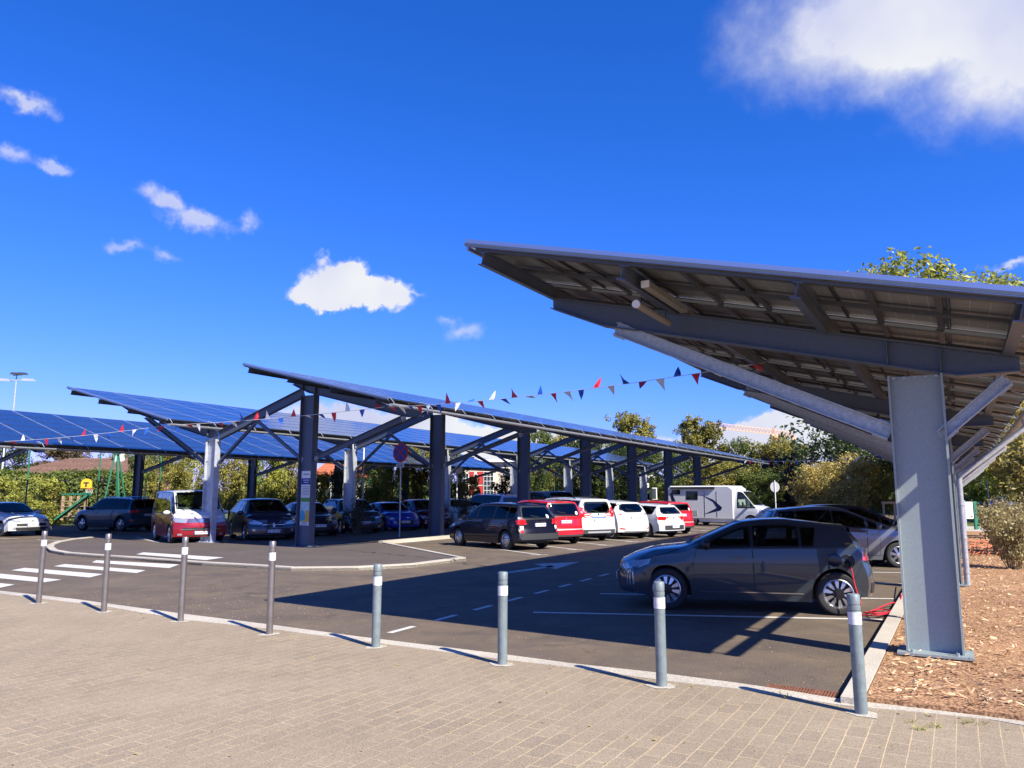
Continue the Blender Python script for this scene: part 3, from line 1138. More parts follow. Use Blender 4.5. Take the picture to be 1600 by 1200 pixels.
class Car:
    """local frame: x forward, y left, z up; x = 0 at the middle of the length"""
    def __init__(self, sp):
        self.sp = s = dict(L=4.0, W=1.74, H=1.47, wb=2.54, fo=.82, r=.31, gc=.19, nose=.70, hood=.96, cowl=.98, ws=1.72, hoodf=.12,
                           belt=(.90, .98), rearz=1.40, roofw=.60, sweepF=.30, sweepR=.16,
                           leanF=[(0, .10), (.28, 0), (.5, .0), (.75, .06), (1.0, .12)], leanR=[(0, .10), (.3, .0), (.55, 0), (.62, .03), (.95, .10), (1.02, .14), (1.40, .46)],
                           glass_end=.30, glass_bot_end=.62, pillars=(.50,), two=None, wag=0.)
        s.update(sp)
        self.hw = s['W'] / 2
        self.make()

    def T(self, d):
        s = self.sp
        tab = [(0, s['nose']), (s['hoodf'], s['nose'] + (s['hood'] - s['nose']) * .38), (s['cowl'] * .55, s['nose'] + (s['hood'] - s['nose']) * .80), (s['cowl'], s['hood']),
               (s['ws'], s['H'] - .045), (s['ws'] + .35, s['H'] - .008), (s['ws'] + .75, s['H']), (s['L'] - 1.3, s['H'] - .012), (s['L'], s['rearz'])]
        w = .07
        return sum(lerp_tab(tab, min(s['L'], max(0, d + k * w / 2))) for k in (-2, -1, 0, 1, 2)) / 5

    def belt(self, d):
        s = self.sp
        return min(s['belt'][0] + (s['belt'][1] - s['belt'][0]) * d / s['L'], self.T(d) - .10)

    def zb(self, d):
        s = self.sp
        z = s['gc'] + .06 * sm(1 - d / .5) + .10 * sm(1 - (s['L'] - d) / .6)
        for dw in (s['fo'], s['fo'] + s['wb']):
            R_ = s['r'] + .055
            q = R_ * R_ - (d - dw) ** 2
            if q > 0:
                z = max(z, s['r'] + math.sqrt(q))
        return z

    def wt(self, d):
        s = self.sp
        r = max(0, min(1, (self.T(d) - s['hood']) / (s['H'] - s['hood'])))
        return self.hw * (.84 * (1 - r) + r * s['roofw'] / .87 if False else .84 + (s['roofw'] / self.hw - .84) * r)

    def deform(self, d, y, z):
        s = self.sp
        L = s['L']
        ay = min(1, abs(y) / self.hw)
        nd = d + s['sweepF'] * ay ** 2.6 * sm(1 - d / .75) + lerp_tab(s['leanF'], z) * sm(1 - d / .6)
        e = L - d
        nd -= s['sweepR'] * ay ** 3 * sm(1 - e / .6) + lerp_tab(s['leanR'], z) * sm(1 - e / 1.25)
        return (L / 2 - nd, y, z)

    def ring(self, d):
        zb, zs = self.zb(d), self.belt(d)
        zs = max(zs, zb + .02)
        zt, wt = self.T(d) - .05, self.wt(d)
        zt = max(zt, zs + .01)
        hw = self.hw * (1 - .03 * sm(1 - d / .9) - .025 * sm(1 - (self.sp['L'] - d) / .9))
        out = [(0, zb + .02), (hw * .90, zb + .012)]
        gcz = self.sp['gc']
        for f in (0, .1, .22, .36, .5, .64, .78, .9, 1.0):
            z = zb + (zs - zb) * f
            r = (z - gcz) / (zs - gcz)
            k = .955 + .045 * math.sin(math.pi * min(1, .12 + r * .75)) if r < 1.1 else .95
            # a soft crease below the belt
            k += .006 * math.exp(-((r - .78) / .07) ** 2)
            out.append((hw * k, z))
        y0 = out[-1][0]
        for g in (.06, .14, .23, .32, .41, .5, .59, .68, .77, .86, .93, .98):
            z = zs + (zt - zs) * g
            y = y0 + (wt - y0) * g + .022 * math.sin(math.pi * g) * min(1, (zt - zs) / .3)
            out.append((y, z))
        out += [(wt * .975, zt + .012), (wt * .90, zt + .028), (wt * .6, zt + .043), (wt * .3, zt + .049)]
        return out

    def make(self):
        s = self.sp
        L = s['L']
        ds = set([0, L, s['cowl'], s['ws']])
        N = 104
        for i in range(N + 1):
            ds.add(round(L * i / N, 4))
        for dw in (s['fo'], s['fo'] + s['wb']):
            R_ = s['r'] + .055
            for k in range(25):
                ds.add(round(dw - R_ * math.cos(math.pi * k / 24), 4))
        ds = sorted(ds)
        dd = [ds[0]]
        for x in ds[1:]:
            if x - dd[-1] > .006: dd.append(x)
        rings = [self.ring(d) for d in dd]
        nr = len(rings[0])
        mb = MB()
        full = 2 * nr - 1
        # order: right side from bottom centre up to the top centre, then down the left
        for d, rg in zip(dd, rings):
            top = (0, rg[-1][1] + .001)
            loop = [(-y, z) for y, z in rg] + [top] + [(y, z) for y, z in reversed(rg[1:])]
            mb.v += [self.deform(d, y, z) for y, z in loop]
        m = nr + 1 + nr - 1
        two = s['two']
        for i in range(len(dd) - 1):
            for k in range(m):
                k2 = (k + 1) % m
                mb.f.append((i * m + k, i * m + k2, (i + 1) * m + k2, (i + 1) * m + k))
                kk = k if k < nr else m - 1 - k
                mi = 1 if (kk <= 1 or k == m - 1) else 0
                if two and mi == 0 and kk >= 10:
                    mi = 2
                mb.m.append(mi)
        # end caps as bulged grids
        K = 30
        for e, d in ((0, 0), (1, L)):
            rg = self.ring(d)
            b = len(mb.v)
            for (y, z) in rg[1:]:
                for c in range(K + 1):
                    yy = y * (-1 + 2 * c / K)
                    mb.v.append(self.deform(d, yy, z))
            for i in range(len(rg) - 2):
                for c in range(K):
                    q = (b + i * (K + 1) + c, b + i * (K + 1) + c + 1, b + (i + 1) * (K + 1) + c + 1, b + (i + 1) * (K + 1) + c)
                    mb.f.append(q if e == 0 else tuple(reversed(q)))
                    mb.m.append(2 if (two and i >= 9 and (e == 1 or True)) else 0)
        self.mb = mb
        tri = []
        self.bvh = BVHTree.FromPolygons([Vector(v) for v in mb.v], mb.f)

    # surface patches
    def cast(self, axis, a, b):
        if axis == 'L': o, d = Vector((a, 3, b)), Vector((0, -1, 0))
        elif axis == 'R': o, d = Vector((a, -3, b)), Vector((0, 1, 0))
        elif axis == 'F': o, d = Vector((9, a, b)), Vector((-1, 0, 0))
        elif axis == 'B': o, d = Vector((-9, a, b)), Vector((1, 0, 0))
        else: o, d = Vector((a, b, 5)), Vector((0, 0, -1))
        h = self.bvh.ray_cast(o, d)
        if h[0] is None: return None
        n = h[1]
        if n.dot(d) > 0: n = -n
        return h[0], n, d

    def patch_mb(self, axis, polys, off=.004, grid=.09, mb=None):
        mb = mb or MB()
        for poly in polys:
            pts = []
            n = len(poly)
            for i in range(n):
                p, q = Vector(poly[i]), Vector(poly[(i + 1) % n])
                k = max(1, int((q - p).length / grid))
                for j in range(k):
                    pts.append(p + (q - p) * j / k)
            nb = len(pts)
            x0, x1 = min(p.x for p in pts), max(p.x for p in pts)
            y0, y1 = min(p.y for p in pts), max(p.y for p in pts)

            def inside(x, y):
                c = False
                for i in range(nb):
                    a, b = pts[i], pts[(i + 1) % nb]
                    if (a.y > y) != (b.y > y) and x < (b.x - a.x) * (y - a.y) / (b.y - a.y) + a.x:
                        c = not c
                return c
            inner = []
            x = x0 + grid
            while x < x1:
                y = y0 + grid
                while y < y1:
                    if inside(x, y) and min((Vector((x, y)) - p).length for p in pts) > grid * .4:
                        inner.append(Vector((x, y)))
                    y += grid
                x += grid
            vs, es, fs, *_ = delaunay_2d_cdt(pts + inner, [], [list(range(nb))], 1, 1e-5)
            P3, ok = [], []
            for v in vs:
                h = self.cast(axis, v.x, v.y)
                if h is None:
                    ok.append(False); P3.append(Vector()); continue
                ok.append(True)
                P3.append(h[0] + (h[1] * .55 - h[2] * .45).normalized() * off)
            ff = []
            for f in fs:
                if all(ok[i] for i in f):
                    a, b, c = (P3[i] for i in f[:3])
                    dd = {'L': (0, 1, 0), 'R': (0, -1, 0), 'F': (1, 0, 0), 'B': (-1, 0, 0), 'T': (0, 0, 1)}[axis]
                    nn = (b - a).cross(c - a)
                    ff.append(tuple(f) if nn.dot(Vector(dd)) > 0 else tuple(reversed(f)))
            mb.add(P3, ff)
        return mb

    def patch(self, name, axis, polys, m, parent, off=.004, grid=.09):
        if polys and not isinstance(polys[0][0], (tuple, list, Vector)):
            polys = [polys]
        return self.patch_mb(axis, polys, off, grid).build(name, m, parent, smooth=True, angle=60)

    def strip(self, pts, w):
        """polyline to quads of width w"""
        out = []
        for a, b in zip(pts, pts[1:]):
            a, b = Vector(a), Vector(b)
            d = (b - a).normalized()
            s_ = Vector((-d.y, d.x)) * w / 2
            out.append([a - s_, b - s_, b + s_, a + s_])
        return out


def make_wheel(car, r, kind, parent, loc, side):
    wh = bpy.data.objects.new('wheel', None)
    COL.objects.link(wh)
    wh.parent = parent
    wh.location = loc
    if side > 0:
        wh.rotation_euler = (0, 0, math.pi)
    wh.empty_display_size = .1
    # outer face towards -y
    key = ('wheel', round(r, 3), kind)
    if key in WHEELS:
        for me, nm in WHEELS[key]:
            o = bpy.data.objects.new(nm, me)
            COL.objects.link(o)
            o.parent = wh
        return wh
    rr = r * (.70 if kind != 'cap' else .66)
    w = .10
    mb = MB()
    mb.lathe([(rr - .02, w), (r - .03, w), (r - .005, w - .03), (r, w - .05), (r, -w + .05), (r - .006, -w + .025), (r - .03, -w + .004), (rr + .02, -w), (rr, -w + .01), (rr - .01, -w + .04), (rr - .02, w)], 36, 0, 'y')
    t = mb.build('tyre', M_RUB, wh, smooth=True, angle=35)
    mb = MB()
    mb.lathe([(rr - .004, -w + .012), (rr - .018, -w + .006), (rr - .028, -w + .02), (rr - .04, -w + .07), (0.0, -w + .08)], 36, 0, 'y', mis=[0, 0, 0, 1])
    dark = 1
    fy = -w + .028
    if kind == 'cap':      # plastic cover with many slots
        mb.lathe([(rr * .95, fy + .005), (rr * .5, fy - .012), (0, fy - .02)], 36, 0, 'y')
        for k in range(12):
            a = 2 * math.pi * k / 12
            M = Matrix.Rotation(-a, 3, 'Y')
            q = [M @ Vector(p) for p in ((rr * .62, fy - .012, -.012), (rr * .9, fy - .003, -.022), (rr * .9, fy - .003, .022), (rr * .62, fy - .012, .012))]
            mb.add(q, [(0, 1, 2, 3), (3, 2, 1, 0)], 1)
    elif kind == 'blade':  # five pairs of bright blades with dark centre
        for k in range(5):
            for sgn in (-1, 1):
                a = 2 * math.pi * k / 5 + .1
                M = Matrix.Rotation(-a, 3, 'Y')
                q = [(rr * .30, fy - .012, sgn * .012), (rr * .96, fy + .004, sgn * .028), (rr * .96, fy + .004, sgn * .105), (rr * .42, fy - .010, sgn * .050)]
                f = [M @ Vector(p) for p in q]
                bk = [M @ (Vector(p) + Vector((0, .02, 0))) for p in q]
                mb.add(f + bk, [(0, 1, 2, 3), (3, 2, 1, 0), (0, 4, 5, 1), (1, 5, 6, 2), (2, 6, 7, 3), (3, 7, 4, 0)], 0)
        mb.lathe([(rr * .40, fy), (rr * .36, fy - .014), (0, fy - .018)], 24, 1, 'y')
    else:
        ns = {'five': 5, 'seven': 7, 'ten': 10, 'dark': 7, 'multi': 14}[kind]
        wd = {'five': .05, 'seven': .034, 'ten': .024, 'dark': .034, 'multi': .016}[kind]
        for k in range(ns):
            a = 2 * math.pi * k / ns + .25
            M = Matrix.Rotation(-a, 3, 'Y')
            q = [(rr * .12, fy - .012, -wd * .7), (rr * .97, fy + .006, -wd * 1.05), (rr * .97, fy + .006, wd * 1.05), (rr * .12, fy - .012, wd * .7)]
            f = [M @ Vector(p) for p in q]
            bk = [M @ (Vector(p) + Vector((0, .03, 0))) for p in q]
            mb.add(f + bk, [(0, 1, 2, 3), (3, 2, 1, 0), (0, 4, 5, 1), (1, 5, 6, 2), (2, 6, 7, 3), (3, 7, 4, 0)], 0)
        mb.lathe([(rr * .26, fy + .01), (rr * .24, fy - .016), (0, fy - .02)], 20, 0, 'y')
    rim = mb.build('rim', [M_RIM if kind != 'dark' else M_RIMD, M_RIMD], wh, smooth=True, angle=35)
    WHEELS[key] = [(t.data, 'tyre'), (rim.data, 'rim')]
    return wh


WHEELS = {}


def ellipsoid(mb, c, r, M=None, n=14, m_=10, mi=0):
    vs = []
    for i in range(m_ + 1):
        a = math.pi * i / m_
        for k in range(n):
            b = 2 * math.pi * k / n
            p = Vector((r[0] * math.sin(a) * math.cos(b), r[1] * math.sin(a) * math.sin(b), r[2] * math.cos(a)))
            if M is not None: p = M @ p
            vs.append(p + Vector(c))
    fs = [(i * n + k, (i + 1) * n + k, (i + 1) * n + (k + 1) % n, i * n + (k + 1) % n) for i in range(m_) for k in range(n)]
    mb.add(vs, fs, mi)


CS = .94


def glass_mat(name, tint):
    m = bpy.data.materials.new(name)
    m.use_nodes = True
    nt = m.node_tree
    nt.nodes.clear()
    f = nt.nodes.new('ShaderNodeFresnel')
    f.inputs['IOR'].default_value = 1.55
    t = nt.nodes.new('ShaderNodeBsdfTransparent')
    t.inputs[0].default_value = (*tint, 1)
    g = nt.nodes.new('ShaderNodeBsdfGlossy')
    g.inputs['Roughness'].default_value = .02
    x = nt.nodes.new('ShaderNodeMixShader')
    o = nt.nodes.new('ShaderNodeOutputMaterial')
    nt.links.new(f.outputs[0], x.inputs[0])
    nt.links.new(t.outputs[0], x.inputs[1])
    nt.links.new(g.outputs[0], x.inputs[2])
    nt.links.new(x.outputs[0], o.inputs[0])
    return m


M_CLEAR = glass_mat('clear_car_glass', (.62, .72, .68))
M_TINT = glass_mat('tinted_car_glass', (.30, .36, .36))
M_TRIMIN = mat('interior_fabric', (.035, .036, .040), .8)


def build_car(name, label, cat, sp, pm, anchor, heading, wheel='five', group=None, rail=False, antenna=True, scale=CS, pm2=None, extras=None, darktrim=False, mirror_mat=None, handle='paint', privacy=True, dark_glass=False):
    """anchor: ('FC'|'RC'|'wFL'.., x, y) - a point of the car that stands at world x, y"""
    c = Car(sp)
    s = c.sp
    L, hw, H = s['L'], c.hw, s['H']
    X = lambda d: L / 2 - d
    root = thing(name, label, cat, group=group)
    body = None
    # ---- side glass
    def outline(mt, mbt, ge, gb):
        zrow = []
        d = s['cowl'] * .9
        top = []
        while d < L - ge:
            zt = c.T(d) - .05 - mt
            if zt > c.belt(d) + mbt + .02:
                top.append((d, min(zt, H - .05 - mt)))
            d += .06
        dend = L - ge
        top.append((dend, min(c.T(dend) - .05 - mt, H)))
        d1 = top[0][0] - .05
        bot = []
        dr = L - gb
        bot_d = [dr + (d1 - dr) * k / 10 for k in range(11)]
        return [(X(d), z) for d, z in top] + [(X(d), s['belt'][0] + (s['belt'][1] - s['belt'][0]) * d / L + mbt) for d in bot_d]
    ol_g = outline(.055, .022, s['glass_end'] + .02, s['glass_bot_end'] + .02)
    ps = [X(p) for p in s['pillar_d']]
    panes = []
    for ax in ('L', 'R'):
        edges = [99] + ps + [-99]
        for k in range(len(edges) - 1):
            p = clip_poly(ol_g, edges[k + 1] + .022, edges[k] - .022)
            if len(p) >= 3 and max(q[0] for q in p) - min(q[0] for q in p) > .06:
                panes.append(('side_window', ax, p, k))
    z0, z1 = s['hood'] + .055, H - .085
    w0, w1 = hw * .80, s['roofw'] * .90
    panes.append(('windscreen', 'F', [(-w0, z0), (-w0 * .5, z0 - .012), (w0 * .5, z0 - .012), (w0, z0), (w1 * 1.04, z1 - .02), (w1 * .96, z1), (-w1 * .96, z1), (-w1 * 1.04, z1 - .02)], 0))
    if 'rwin' in s:
        if s['rwin']:
            panes.append(('rear_window', 'B', s['rwin'], 1))
    else:
        rb, rt = s['belt'][1] + .05, s['rearz'] - .10
        panes.append(('rear_window', 'B', [(-hw * .72, rb + .03), (-hw * .66, rb), (hw * .66, rb), (hw * .72, rb + .03), (s['roofw'] * .88, rt), (s['roofw'] * .8, rt + .03), (-s['roofw'] * .8, rt + .03), (-s['roofw'] * .88, rt)], 1))

    def inpoly(x, y, poly):
        r = False
        for i in range(len(poly)):
            (ax_, ay_), (bx_, by_) = poly[i], poly[(i + 1) % len(poly)]
            if (ay_ > y) != (by_ > y) and x < (bx_ - ax_) * (y - ay_) / (by_ - ay_) + ax_:
                r = not r
        return r
    # open the shell behind every pane
    V = c.mb.v
    zlow = s['belt'][0] - .05
    hit = {}
    for (nm, ax, poly, k) in panes:
        for i, v in enumerate(V):
            if v[2] < zlow: continue
            if ax == 'L': ok = v[1] > .3 * hw and inpoly(v[0], v[2], poly)
            elif ax == 'R': ok = v[1] < -.3 * hw and inpoly(v[0], v[2], poly)
            elif ax == 'F': ok = v[0] > X(s['ws'] + .45) and inpoly(v[1], v[2], poly)
            else: ok = v[0] < X(L - 1.0) and inpoly(v[1], v[2], poly)
            if ok: hit.setdefault(i, set()).add((ax, k))
    F2, M2 = [], []
    for f, m_ in zip(c.mb.f, c.mb.m):
        h = [hit.get(i) for i in f]
        if all(h) and set.intersection(*h):
            continue
        F2.append(f); M2.append(m_)
    c.mb.f, c.mb.m = F2, M2
    body = c.mb.build('body', [pm, M_BLACK] + ([pm2] if pm2 else []), root, smooth=True, angle=50)
    mb = MB()
    mb.box((0, 0, .36), (L - .7, hw * 1.1, .34))
    mb.build('floor', M_BLACK, body)
    for dw in (s['fo'], s['fo'] + s['wb']):
        for sd_ in (-1, 1):
            make_wheel(c, s['r'], wheel, root, (X(dw), sd_ * (hw - .115), s['r']), sd_)
    for (nm, ax, poly, k) in panes:
        ring_ = c.strip(list(poly) + [poly[0]], .052)
        c.patch('window_seal', ax, ring_, M_BLACK, body, .0035, .12)
        c.patch(nm, ax, [poly], M_TINT if (k >= 1 and privacy) or dark_glass else M_CLEAR, root, .007, .10)
    # seats, dashboard and wheel inside
    ds_ = s['cowl'] + 1.15
    zb_ = s['belt'][0]
    mb = MB()
    mb.box((X(s['cowl'] + .28), 0, zb_ - .12), (.45, hw * 1.5, .26))
    mb.build('dashboard', M_TRIMIN, root)
    seat0 = None
    rows = [ds_] + ([ds_ + .95] if s['wb'] < 3.6 else [])
    for rd in rows:
        for yy in (-.36, .36):
            if seat0 is None:
                mb = MB()
                M_ = Matrix.Rotation(R(-14), 3, 'Y')
                mb.box((0, 0, zb_ - .13), (.13, .46, .62), 0, M_)
                mb.box((-.10, 0, zb_ + .27), (.09, .25, .17), 0, M_)
                mb.bar((-.06, -.05, zb_ + .12), (-.09, -.05, zb_ + .22), .02, .02)
                mb.bar((-.06, .05, zb_ + .12), (-.09, .05, zb_ + .22), .02, .02)
                seat0 = mb.build('seat', M_TRIMIN, root)
                seat0.location = (X(rd), yy, 0)
            else:
                q = copy_obj(seat0)
                q.location = (X(rd), yy, 0)
    mb = MB()
    cs_ = Vector((X(s['cowl'] + .60), .36, zb_ - .0))
    mb.tube([cs_ + Vector((.07 * math.sin(R(a)), .18 * math.cos(R(a)), .17 * math.sin(R(a)))) for a in range(0, 361, 24)], .014, 6, cap=False)
    mb.build('steering_wheel', M_BLACK, root)
    # ---- doors: gap under a skin panel
    zs0 = s['gc'] + .10
    dF0 = s['fo'] + s['r'] + .13
    dR1 = s['fo'] + s['wb'] - s['r'] * .2
    dsplit = s['pillar_d'][0]
    bel = lambda d: s['belt'][0] + (s['belt'][1] - s['belt'][0]) * d / L - .006
    fdoor = [(dF0, zs0), (dF0 - .03, bel(dF0) - .28), (dF0 + .02, bel(dF0)), (dsplit, bel(dsplit)), (dsplit + .02, zs0)]
    rw_ = s['fo'] + s['wb']
    doors = [fdoor]
    if s.get('doors', 5) >= 4:
        doors.append([(dsplit + .02, zs0), (dsplit, bel(dsplit)), (rw_ + .04, bel(rw_)), (rw_ - .02, bel(rw_) - .12), (rw_ - s['r'] - .14, zs0 + .16), (rw_ - s['r'] - .14, zs0)])
    for ax in ('L', 'R'):
        for dp in doors:
            q = [(X(d), z) for d, z in dp]
            cx = sum(p[0] for p in q) / len(q)
            cz = sum(p[1] for p in q) / len(q)
            def shr(p, e): return (p[0] + (e if p[0] < cx else -e), p[1] + (e if p[1] < cz else -e))
            c.patch('door_gap', ax, [q], M_BLACK, body, .0012, .12)
            do = c.patch('door', ax, [[shr(p, .009) for p in q]], pm, root, .0032, .12)
            hd = max(d for d, z in dp if z > cz) - .20
            hz = bel(hd) - .14
            h = c.cast(ax, X(hd), hz)
            if h:
                mb = MB()
                mb.box(h[0] + h[1] * .022, (.16, .020, .026))
                mb.box(h[0] + h[1] * .008 + Vector((.07, 0, 0)), (.014, .02, .02))
                mb.box(h[0] + h[1] * .008 - Vector((.07, 0, 0)), (.014, .02, .02))
                mb.build('handle', {'paint': pm, 'chrome': M_CHROME, 'black': M_BLACK}[handle], do)
        sgn = 1 if ax == 'L' else -1
        # sill trim and wheel arch trim
        if darktrim:
            q = [(X(dF0 - .02), s['gc'] + .02), (X(rw_ - s['r'] - .08), s['gc'] + .02), (X(rw_ - s['r'] - .08), s['gc'] + .15), (X(dF0 - .02), s['gc'] + .15)]
            c.patch('sill_trim', ax, [q], M_BLACK, root, .012, .12)
            for dw in (s['fo'], rw_):
                R0, R1 = s['r'] + .058, s['r'] + .118
                pl = []
                for k in range(15):
                    a = math.pi * k / 14
                    pl.append((X(dw) + R1 * math.cos(a), s['r'] + R1 * math.sin(a) - .0))
                for k in range(14, -1, -1):
                    a = math.pi * k / 14
                    pl.append((X(dw) + R0 * math.cos(a), s['r'] + R0 * math.sin(a)))
                c.patch('arch_trim', ax, [pl], M_BLACK, root, .008, .12)
        # mirror
        dm = s['cowl'] + .36
        zm = bel(dm) + .075
        mb = MB()
        ellipsoid(mb, (X(dm), sgn * (hw + .095), zm), (.075, .125, .08))
        mo = mb.build('mirror', mirror_mat or pm, root, smooth=True, angle=80)
        mb = MB()
        mb.bar((X(dm), sgn * (hw * .93), zm - .05), (X(dm), sgn * (hw + .05), zm - .03), .07, .03)
        mb.build('mirror_arm', M_BLACK, mo)
        mb = MB()
        mb.add([(X(dm) - .073, sgn * (hw + .095 + y_), zm + z_) for y_, z_ in ((-.09, -.045), (.09, -.045), (.09, .05), (-.09, .05))], [(0, 1, 2, 3), (3, 2, 1, 0)])
        mb.build('mirror_glass', M_CHROME, mo)
    # ---- front
    for nm, ax, polys, m_, off in s.get('marks', []):
        mir = nm.startswith('*')
        nm = nm.lstrip('*')
        sets = [[tuple(p) for p in polys]]
        if mir:
            sets.append([(-p[0], p[1]) for p in polys])
        for q in sets:
            if ax == 'LR':
                for a2 in ('L', 'R'):
                    c.patch(nm, a2, [[(X(p[0]), p[1]) for p in q]], m_, root, off, .05)
            else:
                c.patch(nm, ax, [q], m_, root, off, .05)
    # ---- plates
    for ax, key in (('F', 'fplate'), ('B', 'rplate')):
        if s.get(key) is not None:
            z, y = s[key], 0
            h = c.cast(ax, 0, z)
            if h:
                sx = 1 if ax == 'F' else -1
                p = Vector((h[0].x + sx * .016, 0, z))
                mb = MB()
                mb.box(p, (.012, .50, .105), 0)
                f = p.x + sx * .0075
                for yy in (-.235, .235):
                    mb.box((f, yy, z), (.003, .03, .10), 1)
                for k in range(9):
                    if k in (2, 6): 
                        mb.box((f, -.17 + k * .0425, z), (.003, .012, .008), 2)
                    else:
                        mb.box((f, -.17 + k * .0425, z), (.003, .022, .055), 2)
                mb.build('number_plate', [M_PLATE, M_PLBLUE, M_INK], root)
    # roof rails, antenna, wiper
    if rail:
        for sg in (-1, 1):
            mb = MB()
            y = sg * (s['roofw'] - .04)
            pts = []
            for k in range(9):
                d = s['ws'] + .25 + (L - .75 - s['ws'] - .25) * k / 8
                pts.append((X(d), y, c.T(d) + (.028 if 0 < k < 8 else -.015)))
            mb.tube(pts, .016, 8)
            mb.build('roof_rail', M_CHROME if rail == 'chrome' else M_BLACK, root, smooth=True)
    if antenna:
        mb = MB()
        d = L - .75 if not s.get('ant_front') else s['ws'] + .2
        mb.tube([(X(d), 0, c.T(d) - .01), (X(d + .16), 0, c.T(d) + .16)], .005, 6)
        mb.build('aerial', M_BLACK, root)
    hb = c.cast('B', 0, s['belt'][1] + .07)
    if hb and s.get('wiper', True):
        mb = MB()
        a = hb[0] + Vector((-.02, 0, -.03))
        h2 = c.cast('B', .34, s['belt'][1] + .10)
        if h2:
            mb.bar(a, h2[0] + Vector((-.02, 0, 0)), .014, .02)
            mb.build('rear_wiper', M_BLACK, root)
    if s['cowl'] < 1.3 and s['hood'] < 1.15:
        mb = MB()
        for y0_ in (-.05, .42):
            h1, h2 = c.cast('F', y0_, s['hood'] + .05), c.cast('F', y0_ - .42, s['hood'] + .075)
            if h1 and h2: mb.bar(h1[0] + Vector((.02, 0, 0)), h2[0] + Vector((.022, 0, 0)), .012, .014)
        mb.build('wiper', M_BLACK, root)
    if extras: extras(c, root, X)
    # ---- place
    root.scale = (scale,) * 3
    rz = math.pi / 2 - R(heading)
    root.rotation_euler = (0, 0, rz)
    kind, ax_, ay_ = anchor
    loc = {'FC': (L / 2, 0), 'RC': (-L / 2, 0), 'FL': (X(s['fo']), hw), 'FR': (X(s['fo']), -hw), 'RL': (X(s['fo'] + s['wb']), hw), 'RR': (X(s['fo'] + s['wb']), -hw), 'C': (0, 0)}[kind]
    v = Matrix.Rotation(rz, 2) @ Vector(loc) * scale
    root.location = (ax_ - v.x, ay_ - v.y, .0)
    return root


def quad(x0, y0, x1, y1):
    return [(x0, y0), (x1, y0), (x1, y1), (x0, y1)]


def front_std(hl, gr, low, hz=0., fog=True, hlm=M_LAMP):
    out = [('*headlight', 'F', hl, hlm, .006), ('grille', 'F', gr, M_BLACK, .006), ('lower_grille', 'F', low, M_BLACK, .006)]
    if fog:
        out.append(('*fog_light', 'F', quad(.60, .33, .72, .41), M_LAMP, .009))
    return out


HL = [(.40, .64), (.62, .72), (.83, .76), (.85, .69), (.76, .60), (.46, .575)]
P_DGREY = paint('dark_grey', (.034, .046, .058), .3)
P_SILVER = paint('mid_grey', (.15, .165, .19), .5)
P_PETROL = paint('petrol_blue', (.006, .045, .085), .35)
P_WHITE = paint('white', (.60, .61, .61))
P_MAROON = paint('deep_red', (.26, .008, .014), .25)
P_NAVY = paint('black_blue', (.005, .008, .028), .1)
P_BLACK = paint('black', (.004, .005, .014), .0)
P_BLUE = paint('bright_blue', (.01, .045, .36), .25)
P_WINE = paint('wine', (.09, .008, .018), .2)
P_PALE = paint('pale_green_white', (.60, .66, .60))
P_SKYBL = paint('silver_blue', (.22, .28, .42), .5)
P_RED = paint('signal_red', (.52, .010, .018))
P_DKGR2 = paint('graphite', (.02, .022, .026), .3)
M_BUMP = mat('bumper_grey', (.035, .037, .042), .55)
M_DEBUMP = mat('bumper_silver', (.45, .46, .47), .4, .4)

# --- the charging hatchback in front
M_PORT = mat('port_dark', (.012, .014, .02), .4)


def hatch_extras(c, root, X):
    s = c.sp
    # open charging flap and socket on the left rear wing
    h = c.cast('L', X(3.52), .80)
    mb = MB()
    mb.lathe([(0, .002), (.085, .002), (.095, .012), (.105, .004)], 24, 0, 'y', (h[0].x, h[0].y, h[0].z))
    so = mb.build('charging_socket', M_PORT, root, smooth=True)
    mb = MB()
    ellipsoid(mb, (h[0].x + .19, h[0].y + .07, h[0].z + .02), (.115, .012, .10), Matrix.Rotation(R(-35), 3, 'Z'))
    mb.build('charging_flap', P_NAVY, root, smooth=True)
    mb = MB()
    mb.tube([(h[0].x, h[0].y - .02, h[0].z), (h[0].x - .01, h[0].y + .10, h[0].z - .01), (h[0].x - .02, h[0].y + .15, h[0].z - .07)], .030, 12)
    mb.build('charging_plug', M_BLACK, so, smooth=True)
    # roof spoiler
    mb = MB()
    y = s['roofw'] * .95
    zt = c.T(4.0)
    mb.add([(X(3.62), -y, zt - .035), (X(3.62), y, zt - .035), (X(3.90), y * .92, zt - .085), (X(3.90), -y * .92, zt - .085),
            (X(3.62), -y, zt - .10), (X(3.62), y, zt - .10), (X(3.89), y * .92, zt - .115), (X(3.89), -y * .92, zt - .115)],
           [(0, 1, 2, 3), (7, 6, 5, 4), (0, 3, 7, 4), (1, 5, 6, 2), (3, 2, 6, 7), (0, 4, 5, 1)])
    mb.build('spoiler', M_BLACK, root)
    # small badges
    for ax in ('L', 'R'):
        c.patch('badge', ax, [quad(X(3.50), 1.05, X(3.58), 1.075)], M_CHROME, root, .006, .05)
    # front door mark, side rubbing strip
        c.patch('side_moulding', ax, [[(X(1.2), .30), (X(3.0), .30), (X(3.0), .318), (X(1.2), .318)]], M_CHROME, root, .010, .12)


